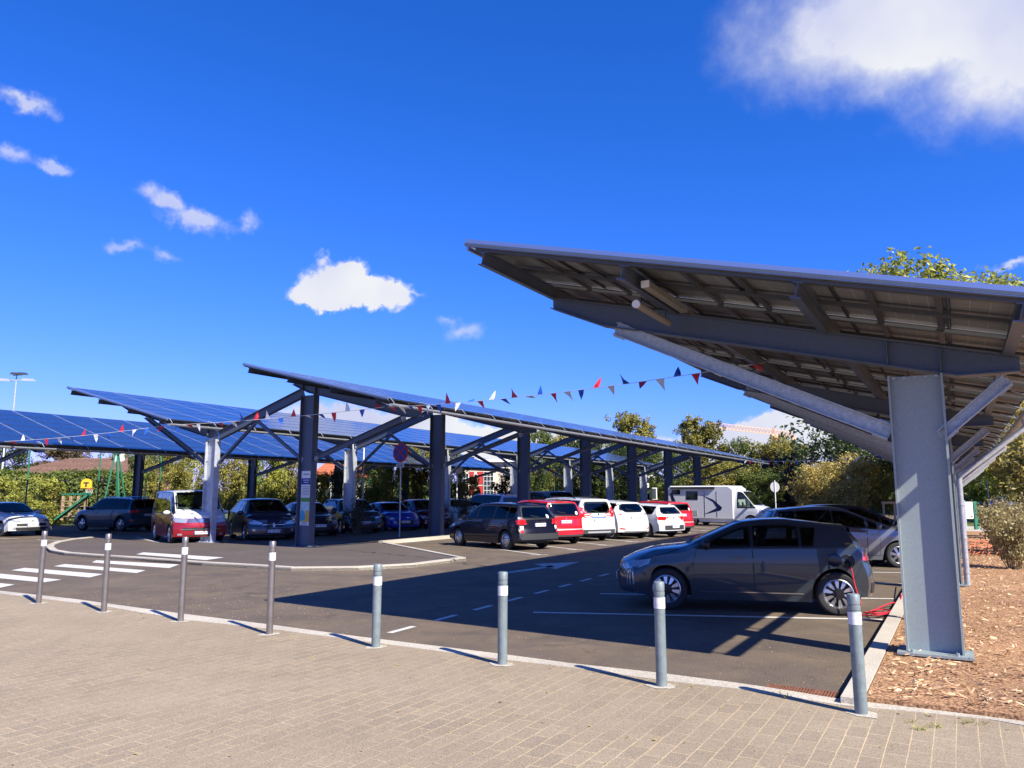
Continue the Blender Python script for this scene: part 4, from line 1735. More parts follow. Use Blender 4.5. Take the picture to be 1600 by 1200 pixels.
H208 = dict(L=3.98, W=1.745, H=1.43, wb=2.54, fo=.83, r=.32, gc=.19, nose=.72, hood=.99, cowl=1.10, ws=1.98, hoodf=.14, belt=(.93, 1.02), rearz=1.33, roofw=.585,
            sweepF=.34, sweepR=.2, leanF=[(0, .12), (.3, 0), (.5, .0), (.62, .02), (.8, .10), (1, .16)],
            leanR=[(0, .14), (.28, .03), (.45, 0), (.62, .0), (.72, .05), (.95, .10), (1.02, .16), (1.35, .42)],
            glass_end=.86, glass_bot_end=.92, pillar_d=[2.15, 2.86], rplate=None, fplate=.47, wiper=False,
            marks=[('*headlight', 'F', [(.48, .66), (.66, .74), (.83, .77), (.85, .70), (.78, .62), (.52, .60)], M_LAMP, .006),
                   ('headlight', 'LR', [(.22, .66), (.34, .735), (.60, .79), (.56, .71), (.40, .64)], M_LAMP, .007),
                   ('grille', 'F', [(-.46, .60), (.46, .60), (.40, .34), (-.40, .34)], M_BLACK, .006),
                   ('*daytime_light', 'F', [(.72, .58), (.745, .58), (.735, .36), (.715, .36)], M_LAMP, .008),
                   ('*daytime_light', 'F', [(.77, .60), (.79, .60), (.775, .40), (.76, .40)], M_LAMP, .008),
                   ('daytime_light', 'LR', [(.24, .56), (.265, .56), (.275, .36), (.25, .38)], M_LAMP, .009),
                   ('daytime_light', 'LR', [(.29, .57), (.31, .57), (.325, .38), (.305, .38)], M_LAMP, .009),
                   ('lower_grille', 'F', quad(-.62, .24, .62, .30), M_BLACK, .006),
                   ('*tail_light', 'B', [(.40, .93), (.80, .95), (.84, .82), (.46, .80)], M_RED, .006),
                   ('tail_band', 'B', quad(-.60, .80, .60, .93), M_BLACK, .004),
                   ('tail_light', 'LR', [(3.74, .925), (3.98, .935), (4.02, .80), (3.82, .80)], M_RED, .008),
                   ('tail_light_surround', 'LR', [(3.70, .95), (4.00, .965), (4.04, .74), (3.88, .74), (3.76, .80)], M_BLACK, .005),
                   ('shut_line', 'LR', [(.66, .79), (.673, .79), (.56, .30), (.547, .30)], M_BLACK, .004), ('shut_line', 'LR', [(.45, .775), (1.02, .935), (1.02, .925), (.45, .765)], M_BLACK, .004),
                   ('shut_line', 'LR', [(3.50, .36), (3.512, .36), (3.74, .78), (3.728, .78)], M_BLACK, .004),
                   ('arch_lip', 'LR', [(.83 + .435 * math.cos(math.pi * a / 14), .33 + .435 * math.sin(math.pi * a / 14)) for a in range(15)] + [(.83 + .385 * math.cos(math.pi * a / 14), .33 + .385 * math.sin(math.pi * a / 14)) for a in range(14, -1, -1)], P_DGREY, .008),
                   ('lower_bumper', 'B', quad(-.75, .28, .75, .48), M_BLACK, .006)])
hatch = build_car('hatchback', 'dark grey hatchback with a red cable plugged into its rear wing', 'car', H208, P_DGREY,
                  ('RL', *G(1313, 963)), -76, 'blade', extras=hatch_extras, mirror_mat=M_BLACK)

HB = dict(L=4.15, W=1.75, H=1.50, wb=2.54, fo=.80, r=.31, hood=1.02, cowl=.92, ws=1.95, nose=.74, belt=(.92, 1.02), rearz=1.42, roofw=.60, glass_end=.55, glass_bot_end=.50,
          pillar_d=[1.52, 2.32, 3.2], fplate=.45, rplate=.86,
          marks=front_std(HL, quad(-.35, .56, .35, .64), quad(-.55, .27, .55, .42)) + [('headlight', 'LR', [(.16, .66), (.32, .72), (.62, .77), (.52, .69), (.30, .63)], M_LAMP, .007),
                 ('*tail_light', 'B', [(.60, 1.0), (.80, 1.02), (.85, .78), (.68, .76)], M_RED, .006)])
build_car('grey_hatchback', 'mid grey hatchback parked nose to the bark bed just behind the charging car', 'car', HB, P_SILVER,
          ('FR', *G(1407, 887.5)), 98, 'seven', rail=False, group=None)
HB2 = dict(HB, H=1.52, L=4.3)
w_ = Vector(G(1407, 887.5)) + W(2.5, .1).to_2d()
build_car('dark_hatchback', 'dark graphite hatchback mostly hidden behind the mid grey hatchback', 'car', HB2, P_DKGR2, ('FR', w_.x, w_.y), 98, 'five')

# --- left foreground row
MEG = dict(L=4.30, W=1.80, H=1.47, wb=2.64, fo=.86, r=.32, nose=.74, hood=.98, cowl=1.12, ws=1.95, belt=(.92, 1.0), rearz=1.36, pillar_d=[2.25, 3.2], fplate=.50, rplate=.9,
           marks=[('*headlight', 'F', [(.44, .66), (.62, .74), (.85, .80), (.86, .73), (.74, .64), (.52, .61)], M_LAMP, .006), ('headlight', 'LR', [(.2, .68), (.42, .76), (.72, .82), (.6, .74), (.4, .66)], M_LAMP, .007),
                  ('grille', 'F', quad(-.62, .44, .62, .56), M_BLACK, .006), ('lower_grille', 'F', [(-.70, .40), (.70, .40), (.60, .26), (-.60, .26)], M_BLACK, .006),
                  ('*fog_light', 'F', quad(.64, .30, .74, .38), M_LAMP, .011), ('emblem', 'F', [(0, .72), (.035, .66), (0, .60), (-.035, .66)], M_CHROME, .012)])
build_car('white_hatchback', 'white hatchback at the left edge, nose towards the crossing', 'car', MEG, P_WHITE, ('FC', *G(50, 838)), 120, 'five')
SUV = dict(L=4.64, W=1.84, H=1.65, wb=2.84, fo=.90, r=.35, gc=.22, nose=.86, hood=1.10, cowl=1.10, ws=1.85, belt=(1.02, 1.10), rearz=1.58, roofw=.62, glass_end=.55, glass_bot_end=.45,
           leanR=[(0, .12), (.35, 0), (.65, 0), (.8, .06), (1.05, .12), (1.5, .38)], pillar_d=[2.15, 3.15, 3.85], rplate=.80, fplate=.55,
           marks=front_std([(.45, .78), (.84, .88), (.86, .80), (.5, .72)], quad(-.45, .60, .45, .78), quad(-.6, .30, .6, .45)) +
                 [('tail_light', 'LR', [(4.20, 1.02), (4.52, 1.04), (4.56, .90), (4.28, .92)], M_RED, .008), ('tail_band', 'B', quad(-.82, .92, .82, 1.03), M_BLACK, .006), ('*tail_light', 'B', quad(.50, .93, .82, 1.02), M_RED, .010),
                  ('lower_bumper', 'B', quad(-.85, .30, .85, .62), M_BUMP, .008), ('reflector', 'LR', quad(4.36, .52, 4.52, .58), M_RED, .014), ('chrome_strip', 'LR', quad(1.35, .44, 3.3, .465), M_CHROME, .018)])
build_car('petrol_blue_suv', 'dark petrol blue SUV parked along the hedge at the far left', 'car', SUV, P_PETROL, ('RL', *G(186, 831)), -64, 'five', rail='chrome', darktrim=True)

# --- row facing the camera between the canopies
VAN = dict(L=4.90, W=1.90, H=1.97, wb=3.0, fo=.91, r=.35, gc=.22, nose=1.02, hood=1.22, cowl=.58, ws=1.22, hoodf=.10, belt=(1.06, 1.10), rearz=1.94, roofw=.78, sweepF=.26, sweepR=.10,
           leanF=[(0, .10), (.3, 0), (.62, .0), (.9, .06), (1.1, .10)], leanR=[(0, .08), (.35, 0), (1.1, .03), (1.9, .14)], glass_end=.20, glass_bot_end=.22, pillar_d=[1.85, 3.3], fplate=.42, rplate=.9, two=True,
           rwin=quad(-.68, 1.15, .68, 1.78),
           marks=[('*headlight', 'F', [(.46, .90), (.84, .98), (.90, .92), (.88, .80), (.52, .77)], M_LAMP, .007), ('headlight', 'LR', [(.12, .82), (.16, .92), (.38, 1.0), (.36, .86)], M_LAMP, .008),
                  ('grille', 'F', quad(-.46, .78, .46, .92), M_BLACK, .006), ('chrome_strip', 'F', quad(-.46, .895, .46, .91), M_CHROME, .010), ('chrome_strip', 'F', quad(-.46, .79, .46, .805), M_CHROME, .010), ('chrome_strip', 'F', quad(-.46, .835, .46, .85), M_CHROME, .010),
                  ('lower_grille', 'F', quad(-.62, .50, .62, .60), M_BLACK, .006), ('chrome_strip', 'F', quad(-.70, .535, .70, .55), M_CHROME, .010), ('intake', 'F', quad(-.55, .26, .55, .34), M_BLACK, .006),
                  ('*fog_light', 'F', quad(.64, .33, .78, .39), M_LAMP, .009), ('emblem', 'F', [(.065 * math.cos(a * .524), .855 + .065 * math.sin(a * .524)) for a in range(12)], M_CHROME, .014),
                  ('*chrome_strip', 'LR', [(0, 0), (0, 0), (0, 0)], M_CHROME, .01)][:-1])
van_wall = paint('white_two', (.72, .72, .71))


def front_at(s, t=-21.4, z=0):
    p = W(s, t)
    return ('FC', p.x, p.y)


build_car('two_tone_minibus', 'minibus with white top and dark red lower half, parked behind the pale column', 'minibus', VAN, P_MAROON, ('FR', *G(262, 850)), 146, 'five', pm2=P_WHITE, mirror_mat=P_WHITE)
SCE = dict(L=4.41, W=1.87, H=1.65, wb=2.73, fo=.93, r=.36, gc=.2, nose=.84, hood=1.08, cowl=.82, ws=1.75, belt=(1.0, 1.08), rearz=1.56, roofw=.63, pillar_d=[1.45, 2.35, 3.3], fplate=.42, rplate=.9,
           marks=[('*headlight', 'F', [(.40, .72), (.62, .80), (.86, .88), (.90, .80), (.84, .68), (.48, .66)], M_LAMP, .006), ('headlight', 'LR', [(.16, .74), (.34, .84), (.66, .92), (.5, .80), (.3, .70)], M_LAMP, .007),
                  ('grille', 'F', [(-.42, .72), (.42, .72), (.34, .56), (-.34, .56)], M_BLACK, .006), ('lower_grille', 'F', [(-.6, .34), (.6, .34), (.5, .24), (-.5, .24)], M_BLACK, .006),
                  ('*bumper_inset', 'F', [(.52, .56), (.84, .60), (.82, .40), (.60, .36)], P_DGREY, .006), ('*fog_light', 'F', quad(.66, .42, .76, .50), M_LAMP, .010),
                  ('emblem', 'F', [(0, .76), (.065, .65), (0, .54), (-.065, .65)], M_CHROME, .014), ('chrome_strip', 'F', quad(-.42, .65, .42, .665), M_CHROME, .010)])
build_car('navy_people_carrier', 'dark navy people carrier with a diamond emblem, between the first pale and first dark column', 'car', SCE, P_NAVY, front_at(19.9, -21.3), 150, 'five')
HF = dict(H208, fplate=.52, rplate=.9, rearz=1.34, r=.32)
HF['H'] = 1.48
build_car('black_hatchback', 'black hatchback right behind the first dark column, its plate low on the grille', 'car', HF, P_BLACK, front_at(22.45, -21.5), 150, 'five')
HG = dict(SUV, H=1.60, L=4.4, fplate=.56)
build_car('black_crossover', 'black crossover between the leafless shrub and the bright blue hatchback', 'car', HG, P_BLACK, front_at(25.2, -21.6), 150, 'five')
build_car('blue_hatchback', 'bright blue hatchback behind the round no-stopping sign', 'car', dict(H208, fplate=.50, r=.32), P_BLUE, front_at(27.9, -21.6), 150, 'five', mirror_mat=P_BLUE)
build_car('wine_red_car', 'dark wine red car mostly hidden between the blue hatchback and a dark column', 'car', dict(HB, H=1.55), P_WINE, front_at(30.4, -21.6), 150, 'five')
build_car('pale_green_crossover', 'pale greenish white crossover nosing out left of the black estate car', 'car', dict(SUV, H=1.55, L=4.2), P_PALE, front_at(33.4, -21.7), 150, 'five')
MPV = dict(L=4.4, W=1.81, H=1.80, wb=2.73, fo=.85, r=.32, nose=.86, hood=1.15, cowl=.85, ws=1.55, belt=(1.02, 1.08), rearz=1.76, roofw=.68, pillar_d=[1.8, 2.9], glass_end=.25, glass_bot_end=.35, fplate=.5, rplate=.85, sweepR=.08,
           leanR=[(0, .06), (.35, 0), (1.05, .03), (1.7, .14)], rwin=quad(-.60, 1.12, .60, 1.60), marks=front_std([(.45, .78), (.84, .86), (.86, .80), (.5, .70)], quad(-.45, .60, .45, .70), quad(-.6, .30, .6, .45)) + [('*tail_light', 'B', quad(.72, .85, .84, 1.25), M_RED, .006)])
pA = at_px(764, 42.0)
build_car('silver_blue_mpv', 'silver blue boxy family van behind the black estate car', 'van', MPV, P_SKYBL, ('C', *pA), -40, 'five', rail='chrome')
pB = at_px(858, 44.5)
build_car('blue_grey_minibus', 'tall blue grey minibus showing only its roof above the red car', 'minibus', dict(VAN, two=None, H=2.0), P_SKYBL, ('C', *pB), 152, 'five', rail=False)


# --- row seen from behind under the middle canopy
def rear_at(k, t):
    p = W(20.78 + 2.37 * k + .6 * (-10.4 - t), t)
    return ('RC', p.x, p.y)


EST = dict(L=4.23, W=1.72, H=1.50, wb=2.58, fo=.80, r=.31, gc=.19, nose=.74, hood=.98, cowl=.92, ws=1.70, belt=(.90, 1.0), rearz=1.43, roofw=.60, glass_end=.42, glass_bot_end=.40, pillar_d=[1.85, 2.75, 3.42], fplate=.5, rplate=.80,
           leanR=[(0, .12), (.3, .0), (.55, 0), (.60, .06), (.95, .12), (1.05, .16), (1.42, .46)], sweepR=.14,
           rwin=[(-.66, 1.04), (-.60, 1.0), (.60, 1.0), (.66, 1.04), (.54, 1.33), (.48, 1.36), (-.48, 1.36), (-.54, 1.33)],
           marks=front_std(HL, quad(-.35, .56, .35, .64), quad(-.55, .27, .55, .42)) + [
               ('*tail_light', 'B', [(.64, .97), (.76, .98), (.79, .86), (.76, .80), (.66, .82)], M_RED, .010), ('*tail_light', 'B', [(.69, .62), (.79, .62), (.79, .55), (.70, .55)], M_RED, .010), ('*reversing_light', 'B', [(.67, .77), (.79, .77), (.79, .66), (.68, .66)], M_WHITE, .010),
               ('tail_light', 'LR', [(3.84, .95), (4.06, .97), (4.10, .82), (3.96, .80)], M_RED, .010),
               ('rear_bumper', 'B', quad(-.84, .34, .84, .53), M_BUMP, .012), ('rear_bumper', 'LR', quad(3.82, .34, 4.2, .53), M_BUMP, .012),
               ('chrome_strip', 'B', quad(-.28, .885, .28, .915), M_CHROME, .022), ('emblem', 'B', [(0, 1.0), (.03, .955), (0, .91 + .01), (-.03, .955)], M_CHROME, .014), ('sticker', 'B', [(-.38 + .06 * math.cos(a * .524), 1.06 + .06 * math.sin(a * .524)) for a in range(12)], M_WHITE, .010)])
build_car('black_estate_car', 'black estate car seen from behind, first of the row under the middle canopy', 'car', EST, P_BLACK, rear_at(0, -11.2), -40, 'cap', mirror_mat=P_BLACK, scale=.955)
MOD = dict(L=3.95, W=1.70, H=1.60, wb=2.55, fo=.72, r=.30, nose=.82, hood=1.08, cowl=.80, ws=1.50, belt=(.98, 1.08), rearz=1.54, roofw=.60, glass_end=.35, glass_bot_end=.42, pillar_d=[1.6, 2.5, 3.2], fplate=.5, rplate=.82, sweepR=.2,
           leanR=[(0, .14), (.3, .0), (.5, 0), (.58, .05), (1.0, .10), (1.5, .30)],
           rwin=[(-.66, 1.10), (-.58, 1.03), (.58, 1.03), (.66, 1.10), (.60, 1.40), (.50, 1.46), (-.50, 1.46), (-.60, 1.40)],
           marks=front_std(HL, quad(-.35, .56, .35, .64), quad(-.55, .27, .55, .42)) + [('*tail_light', 'B', quad(.70, .60, .82, .98), M_RED, .008), ('bumper_strip', 'B', quad(-.84, .52, .84, .56), M_DEBUMP, .014),
                  ('rear_bumper', 'B', quad(-.8, .30, .8, .36), M_BUMP, .012), ('emblem', 'B', [(0, .97), (.03, .93), (0, .89), (-.03, .93)], M_CHROME, .014), ('sticker', 'B', [(-.52 + .065 * math.cos(a * .524), 1.12 + .065 * math.sin(a * .524)) for a in range(12)], M_WHITE, .010)])
build_car('red_compact_car', 'bright red compact car with a round white sticker on its rear window', 'car', MOD, P_RED, rear_at(1, -11.6), -31, 'cap')
LOD = dict(L=4.50, W=1.76, H=1.68, wb=2.81, fo=.82, r=.32, gc=.2, nose=.82, hood=1.08, cowl=.90, ws=1.60, belt=(1.0, 1.10), rearz=1.62, roofw=.64, glass_end=.35, glass_bot_end=.40, pillar_d=[1.8, 2.8, 3.6], fplate=.5, rplate=.82, sweepR=.12,
           leanR=[(0, .10), (.3, .0), (.5, 0), (.62, .04), (1.0, .07), (1.6, .26)],
           rwin=[(-.60, 1.16), (-.50, 1.10), (.50, 1.10), (.60, 1.16), (.58, 1.44), (.50, 1.50), (-.50, 1.50), (-.58, 1.44)],
           marks=front_std(HL, quad(-.35, .56, .35, .64), quad(-.55, .27, .55, .42)) + [('*tail_light', 'B', [(.70, 1.30), (.76, 1.34), (.82, 1.14), (.82, 1.02), (.76, .86), (.70, .98), (.66, 1.14)], M_RED, .010), ('*reversing_light', 'B', [(.735 + .045 * math.cos(a * .524), 1.12 + .045 * math.sin(a * .524)) for a in range(12)], M_LAMP, .014),
                  ('tail_light', 'LR', [(4.22, 1.30), (4.34, 1.30), (4.46, 1.0), (4.40, .90), (4.30, 1.05)], M_RED, .010),
                  ('lower_bumper', 'B', quad(-.80, .30, .80, .46), M_BUMP, .010), ('skid_plate', 'B', quad(-.55, .33, .55, .39), M_DEBUMP, .016), ('chrome_strip', 'B', quad(-.34, .90, .34, .935), M_CHROME, .02), ('emblem', 'B', quad(-.03, 1.0, .03, 1.06), M_CHROME, .014)])
build_car('white_people_carrier', 'tall white people carrier with diamond shaped red tail lights', 'car', LOD, P_WHITE, rear_at(2, -11.4), -31, 'five', rail=True, handle='black')
ZOE = dict(L=4.08, W=1.73, H=1.56, wb=2.59, fo=.84, r=.32, nose=.80, hood=1.06, cowl=.78, ws=1.65, belt=(1.0, 1.12), rearz=1.48, roofw=.58, glass_end=.42, glass_bot_end=.60, pillar_d=[1.6, 2.45], fplate=.5, rplate=.86, sweepR=.24,
           leanR=[(0, .16), (.3, .02), (.5, 0), (.7, .02), (1.0, .14), (1.06, .20), (1.45, .48)],
           rwin=[(-.62, 1.18), (-.40, 1.09), (.40, 1.09), (.62, 1.18), (.54, 1.34), (.40, 1.40), (-.40, 1.40), (-.54, 1.34)],
           marks=front_std(HL, quad(-.35, .56, .35, .64), quad(-.55, .27, .55, .42)) + [('*tail_light', 'B', [(.50, 1.0), (.66, 1.06), (.80, 1.0), (.66, .92)], mat('blue_lens', (.45, .55, .75), .15, .3, 1.), .010), ('*tail_light_core', 'B', [(.60, 1.0), (.66, 1.025), (.72, 1.0), (.66, .965)], M_RED, .014),
                  ('*reflector', 'B', [(.56, .40), (.78, .43), (.76, .47), (.58, .44)], M_RED, .010), ('lower_bumper', 'B', quad(-.62, .26, .62, .33), M_BUMP, .008)])
build_car('white_electric_car', 'small rounded white car with diamond shaped bluish tail lights', 'car', ZOE, P_WHITE, rear_at(3, -10.7), -33, 'multi')
BM = dict(L=4.32, W=1.77, H=1.42, wb=2.69, fo=.76, r=.32, nose=.70, hood=.96, cowl=1.25, ws=1.98, belt=(.92, .98), rearz=1.35, roofw=.57, glass_end=.45, glass_bot_end=.55, pillar_d=[2.25, 3.1], fplate=.5, rplate=.46, sweepR=.2,
          leanR=[(0, .12), (.3, .0), (.55, 0), (.62, .06), (.95, .12), (1.02, .18), (1.35, .48)],
          rwin=[(-.62, 1.04), (-.56, 1.0), (.56, 1.0), (.62, 1.04), (.50, 1.24), (-.50, 1.24)],
          marks=front_std(HL, quad(-.35, .56, .35, .64), quad(-.55, .27, .55, .42)) + [('*tail_light', 'B', [(.46, .86), (.78, .88), (.84, .74), (.52, .72)], M_RED, .010), ('tail_light', 'LR', [(3.98, .86), (4.2, .88), (4.26, .76), (4.06, .76)], M_RED, .010),
                 ('lower_bumper', 'B', quad(-.62, .28, .62, .52), M_BUMP, .008), ('emblem', 'B', [(.04 * math.cos(a * .524), .82 + .04 * math.sin(a * .524)) for a in range(12)], M_CHROME, .014)])
build_car('white_low_hatchback', 'low white hatchback with narrow red tail lights, right of the rounded white car', 'car', BM, P_WHITE, rear_at(4, -9.8), -40, 'multi', handle='paint')
C3R = dict(MOD, H=1.50, hood=1.0, belt=(.94, 1.02), rearz=1.43, rplate=.86)
C3R['rwin'] = [(-.62, 1.08), (.62, 1.08), (.52, 1.34), (-.52, 1.34)]
build_car('red_hatchback', 'red hatchback at the far end of the row, in front of the motorhome', 'car', C3R, P_RED, rear_at(5, -10.3), -33, 'five')


# --- motorhome at the far end
def home_extras(c, root, X):
    mb = MB()
    x0, x1, y, z0, z1 = X(2.02), X(6.45), 1.10, .42, 2.50
    prof = [(x0, z0), (x0, 2.30), (x0 + .0 - .28, z1), (x1 + .15, z1), (x1, z1 - .15), (x1, z0 + .15), (x1 + .2, z0)]
    n = len(prof)
    r = .09
    vs = []
    for yy, k in ((-y, r), (-y + r, 0), (y - r, 0), (y, r)):
        cx = sum(p[0] for p in prof) / n
        cz = sum(p[1] for p in prof) / n
        vs += [(p[0] + (k if p[0] < cx else -k) * .7, yy, p[1] + (k if p[1] < cz else -k) * .7) for p in prof]
    fs = []
    for j in range(3):
        for i in range(n):
            i2 = (i + 1) % n
            fs.append((j * n + i, (j + 1) * n + i, (j + 1) * n + i2, j * n + i2))
    fs += [tuple(range(n)), tuple(3 * n + i for i in range(n - 1, -1, -1))]
    mb.add(vs, fs)
    bx_ = mb.build('living_box', P_WHITE, root, smooth=True, angle=30)
    for sg in (-1, 1):
        def flat(name, pts, m, off=.012, par=root, th=.02):
            mb = MB()
            q = [(X(a), sg * (1.10 + off), b) for a, b in pts]
            q2 = [(X(a), sg * (1.10 - .01), b) for a, b in pts]
            k = len(q)
            f = [tuple(range(k)), tuple(range(k - 1, -1, -1))]
            f += [(i, (i + 1) % k, k + (i + 1) % k, k + i) for i in range(k)]
            mb.add(q + q2, f)
            return mb.build(name, m, par)
        flat('window', quad(4.35, 1.62, 5.15, 2.16), M_GLASS)
        flat('window', quad(5.55, 1.95, 6.15, 2.25), M_GLASS)
        flat('decor_stripe', [(6.30, 2.05), (6.12, 2.05), (5.75, 1.2), (5.55, .9), (5.75, .9), (6.05, 1.15)], P_BLUE2, .006)
        flat('decor_stripe', [(4.15, 1.95), (3.3, 1.62), (2.75, 1.15), (2.85, .98), (4.0, .70), (3.1, 1.12), (3.35, 1.5)], P_BLUE2, .006)
        for dd in (3.9, 3.1):
            flat('door_edge', quad(dd - .02, .55, dd + .02, 2.15), M_CHROME, .01)
        flat('locker', quad(4.4, .62, 5.2, .95), P_WHITE, .01)
        mb = MB()
        mb.box(((X(3.2) + X(6.2)) / 2, sg * 1.15, 2.36), (X(3.2) - X(6.2), .10, .13))
        mb.build('awning', M_BUMP, root)


P_BLUE2 = paint('navy_decor', (.015, .03, .13))
MH = dict(L=6.6, W=2.06, H=2.22, wb=3.75, fo=1.0, r=.34, gc=.25, nose=1.0, hood=1.28, cowl=.78, ws=1.55, belt=(1.12, 1.16), rearz=2.2, roofw=.80, pillar_d=[2.6], glass_end=4.75, glass_bot_end=4.75, fplate=.45, rplate=None, antenna=False,
          rwin=None, wiper=False, doors=3,
          marks=[('*headlight', 'F', [(.56, .86), (.70, .98), (.93, 1.12), (.95, .98), (.88, .84), (.62, .76)], M_LAMP, .006), ('headlight', 'LR', [(.12, .82), (.2, .95), (.50, 1.1), (.45, .9)], M_LAMP, .008), ('grille', 'F', [(-.42, .92), (.42, .92), (.36, .66), (-.36, .66)], M_BLACK, .006),
                 ('chrome_strip', 'F', quad(-.40, .80, .40, .82), M_CHROME, .010), ('bumper', 'F', quad(-.95, .30, .95, .56), M_BUMP, .008), ('sill_trim', 'LR', quad(.1, .42, .62, .58), M_BUMP, .010)])
build_car('motorhome', 'white motorhome with dark blue curved stripes behind the red hatchback', 'motorhome', MH, P_WHITE, ('C', *at_px(1124, 42.5)), 128, 'five', scale=.86, antenna=False, extras=home_extras, mirror_mat=M_BLACK)

# small traffic far off on the street to the right
build_car('street_car', 'tiny dark car on the street beyond the lawn at the right edge', 'car', HB, P_BLACK, ('C', *at_px(1553, 92)), 80, 'five', antenna=False)
build_car('street_car', 'tiny silver car on the street, partly behind the tan shrubs', 'car', HB, P_SILVER, ('C', *at_px(1574, 78)), 80, 'five', antenna=False)

# ------------------------------------------------------------------ bollards
BOL = [(60, 943), (162, 956), (282, 971), (421, 991), (587, 1011), (785, 1038), (1034, 1072), (1346, 1115)]
M_BOLS = mat('bollard_brown_steel', (.27, .245, .225), .38, .75, noise_amt=.15)
M_BOLG = mat('bollard_grey_green', (.17, .21, .215), .5, .15, noise_amt=.2, noise_scale=12, bump=.1)


def bollard(kind):
    h, r = (1.10, .040) if kind == 's' else (.895, .048)
    m = M_BOLS if kind == 's' else M_BOLG
    root = thing('bollard', 'bollard', 'bollard', group='bollards along the paving edge')
    mb = MB()
    t = h
    prof = [(r, 0), (r, t - .13), (r - .004, t - .127), (r - .004, t - .122), (r, t - .119), (r, t - .088), (r - .004, t - .085), (r - .004, t - .080), (r, t - .077), (r, t - .008), (r - .006, t), (0, t + .003)]
    mb.lathe(prof, 20)
    mb.build('post', m, root, smooth=True, angle=50)
    mb = MB()
    mb.lathe([(r + .0025, t - .135 - .095), (r + .0025, t - .135)], 20)
    mb.build('reflective_band', M_REFL, root, smooth=True)
    mb = MB()
    rr = random.Random(4)
    vs = [(.13 * math.cos(a * .42) * rr.uniform(.8, 1.25), .10 * math.sin(a * .42) * rr.uniform(.8, 1.25), .004) for a in range(15)]
    mb.add(vs, [tuple(range(15))])
    mb.build('concrete_footing', M_KERB, root)
    return root


bl = ['tall brown steel bollard, leftmost of the row by the crossing', 'tall brown steel bollard in front of the far end of the crossing stripes', 'tall brown steel bollard in front of the red minibus and its pale column',
      'tall brown steel bollard in front of the first dark column with the notice', 'short grey green bollard left of the dashed lane line, beside the tall brown one', 'short grey green bollard in the middle, in front of the road arrow',
      'short grey green bollard in front of the charging car\'s front wheel', 'short grey green bollard by the kerb corner next to the big steel column']
bs, bg = bollard('s'), bollard('g')
for i, (px, py) in enumerate(BOL):
    o = (bs if i == 0 else copy_tree(bs)) if i < 4 else (bg if i == 4 else copy_tree(bg))
    x, y = G(px, py, PZ)
    o.location = (x, y, PZ)
    o.rotation_euler = (random.uniform(-.008, .008), random.uniform(-.008, .008), random.uniform(0, 6))
    o['label'] = bl[i]


# ------------------------------------------------------------------ trees and bushes
LM = dict(
    olive=leaf_mat('leaf_olive', (.045, .065, .012), (.46, .40, .08)),
    green=leaf_mat('leaf_green', (.020, .045, .010), (.20, .25, .045)),
    dark=leaf_mat('leaf_dark', (.008, .020, .006), (.07, .11, .022)),
    yellow=leaf_mat('leaf_yellow', (.16, .13, .03), (.75, .60, .18)),
    purple=leaf_mat('leaf_purple', (.012, .008, .012), (.06, .03, .04)),
    hedge=leaf_mat('leaf_hedge', (.030, .055, .010), (.20, .25, .04)),
    lime=leaf_mat('leaf_lime', (.075, .10, .015), (.55, .55, .10)),
    straw=leaf_mat('leaf_straw', (.16, .13, .05), (.50, .44, .20)),
    brown=leaf_mat('leaf_brown', (.05, .035, .015), (.26, .19, .09)),
)


def leaf_quad(mb, c, n, size, rr):
    n = n.normalized()
    a = n.cross(Vector((rr.gauss(0, 1), rr.gauss(0, 1), rr.gauss(0, 1)))).normalized()
    b = n.cross(a)
    l, w = size * rr.uniform(.7, 1.3), size * rr.uniform(.42, .75)
    mb.add([c - a * l * .5, c + b * w * .5 + n * w * .15, c + a * l * .5, c - b * w * .5 + n * w * .15], [(0, 1, 2, 3)])


def crown_mesh(shape, seed, nclump=34, leaves=5200, leaf=.30, H=10.):
    """foliage in clumps spread through a crown about 10 m high, with gaps between them"""
    rr = random.Random(seed)
    mb = MB()
    clumps = []
    k = 0
    while len(clumps) < nclump and k < 4000:
        k += 1
        z = rr.uniform(.0, 1)
        if shape == 'round': rad = .40 * math.sqrt(max(0, 1 - ((z - .55) / .52) ** 2)); zz = .20 + .80 * z
        elif shape == 'tall': rad = .22 * math.sin(math.pi * min(1, .12 + z * .86)) + .03; zz = .15 + .85 * z
        elif shape == 'cone': rad = .26 * (1 - z) + .02; zz = .08 + .92 * z
        else: rad = .46 * math.sqrt(max(0, 1 - ((z - .5) / .6) ** 2)); zz = .02 + .95 * z
        a = rr.uniform(0, 6.283)
        q = math.sqrt(rr.uniform(.12, 1)) * rad
        p = Vector((q * math.cos(a) * H, q * math.sin(a) * H, zz * H))
        r = rr.uniform(.07, .125) * H * (1.15 if shape in ('round', 'bush') else .75)
        clumps.append((p, r))
    per = leaves // len(clumps)
    for p, r in clumps:
        sub = [(p + Vector((rr.gauss(0, 1), rr.gauss(0, 1), rr.gauss(0, .8))) * r * .62, r * rr.uniform(.35, .65)) for _ in range(7)]
        for i in range(per):
            sp, sr = sub[i % 7]
            d = Vector((rr.gauss(0, 1), rr.gauss(0, 1), rr.gauss(0, 1))).normalized()
            c = sp + d * sr * (rr.random() ** .4) * 1.1
            n = (d + Vector((rr.gauss(0, .6), rr.gauss(0, .6), rr.gauss(0, .6) + .35)))
            leaf_quad(mb, c, n, leaf, rr)
    return mb, clumps


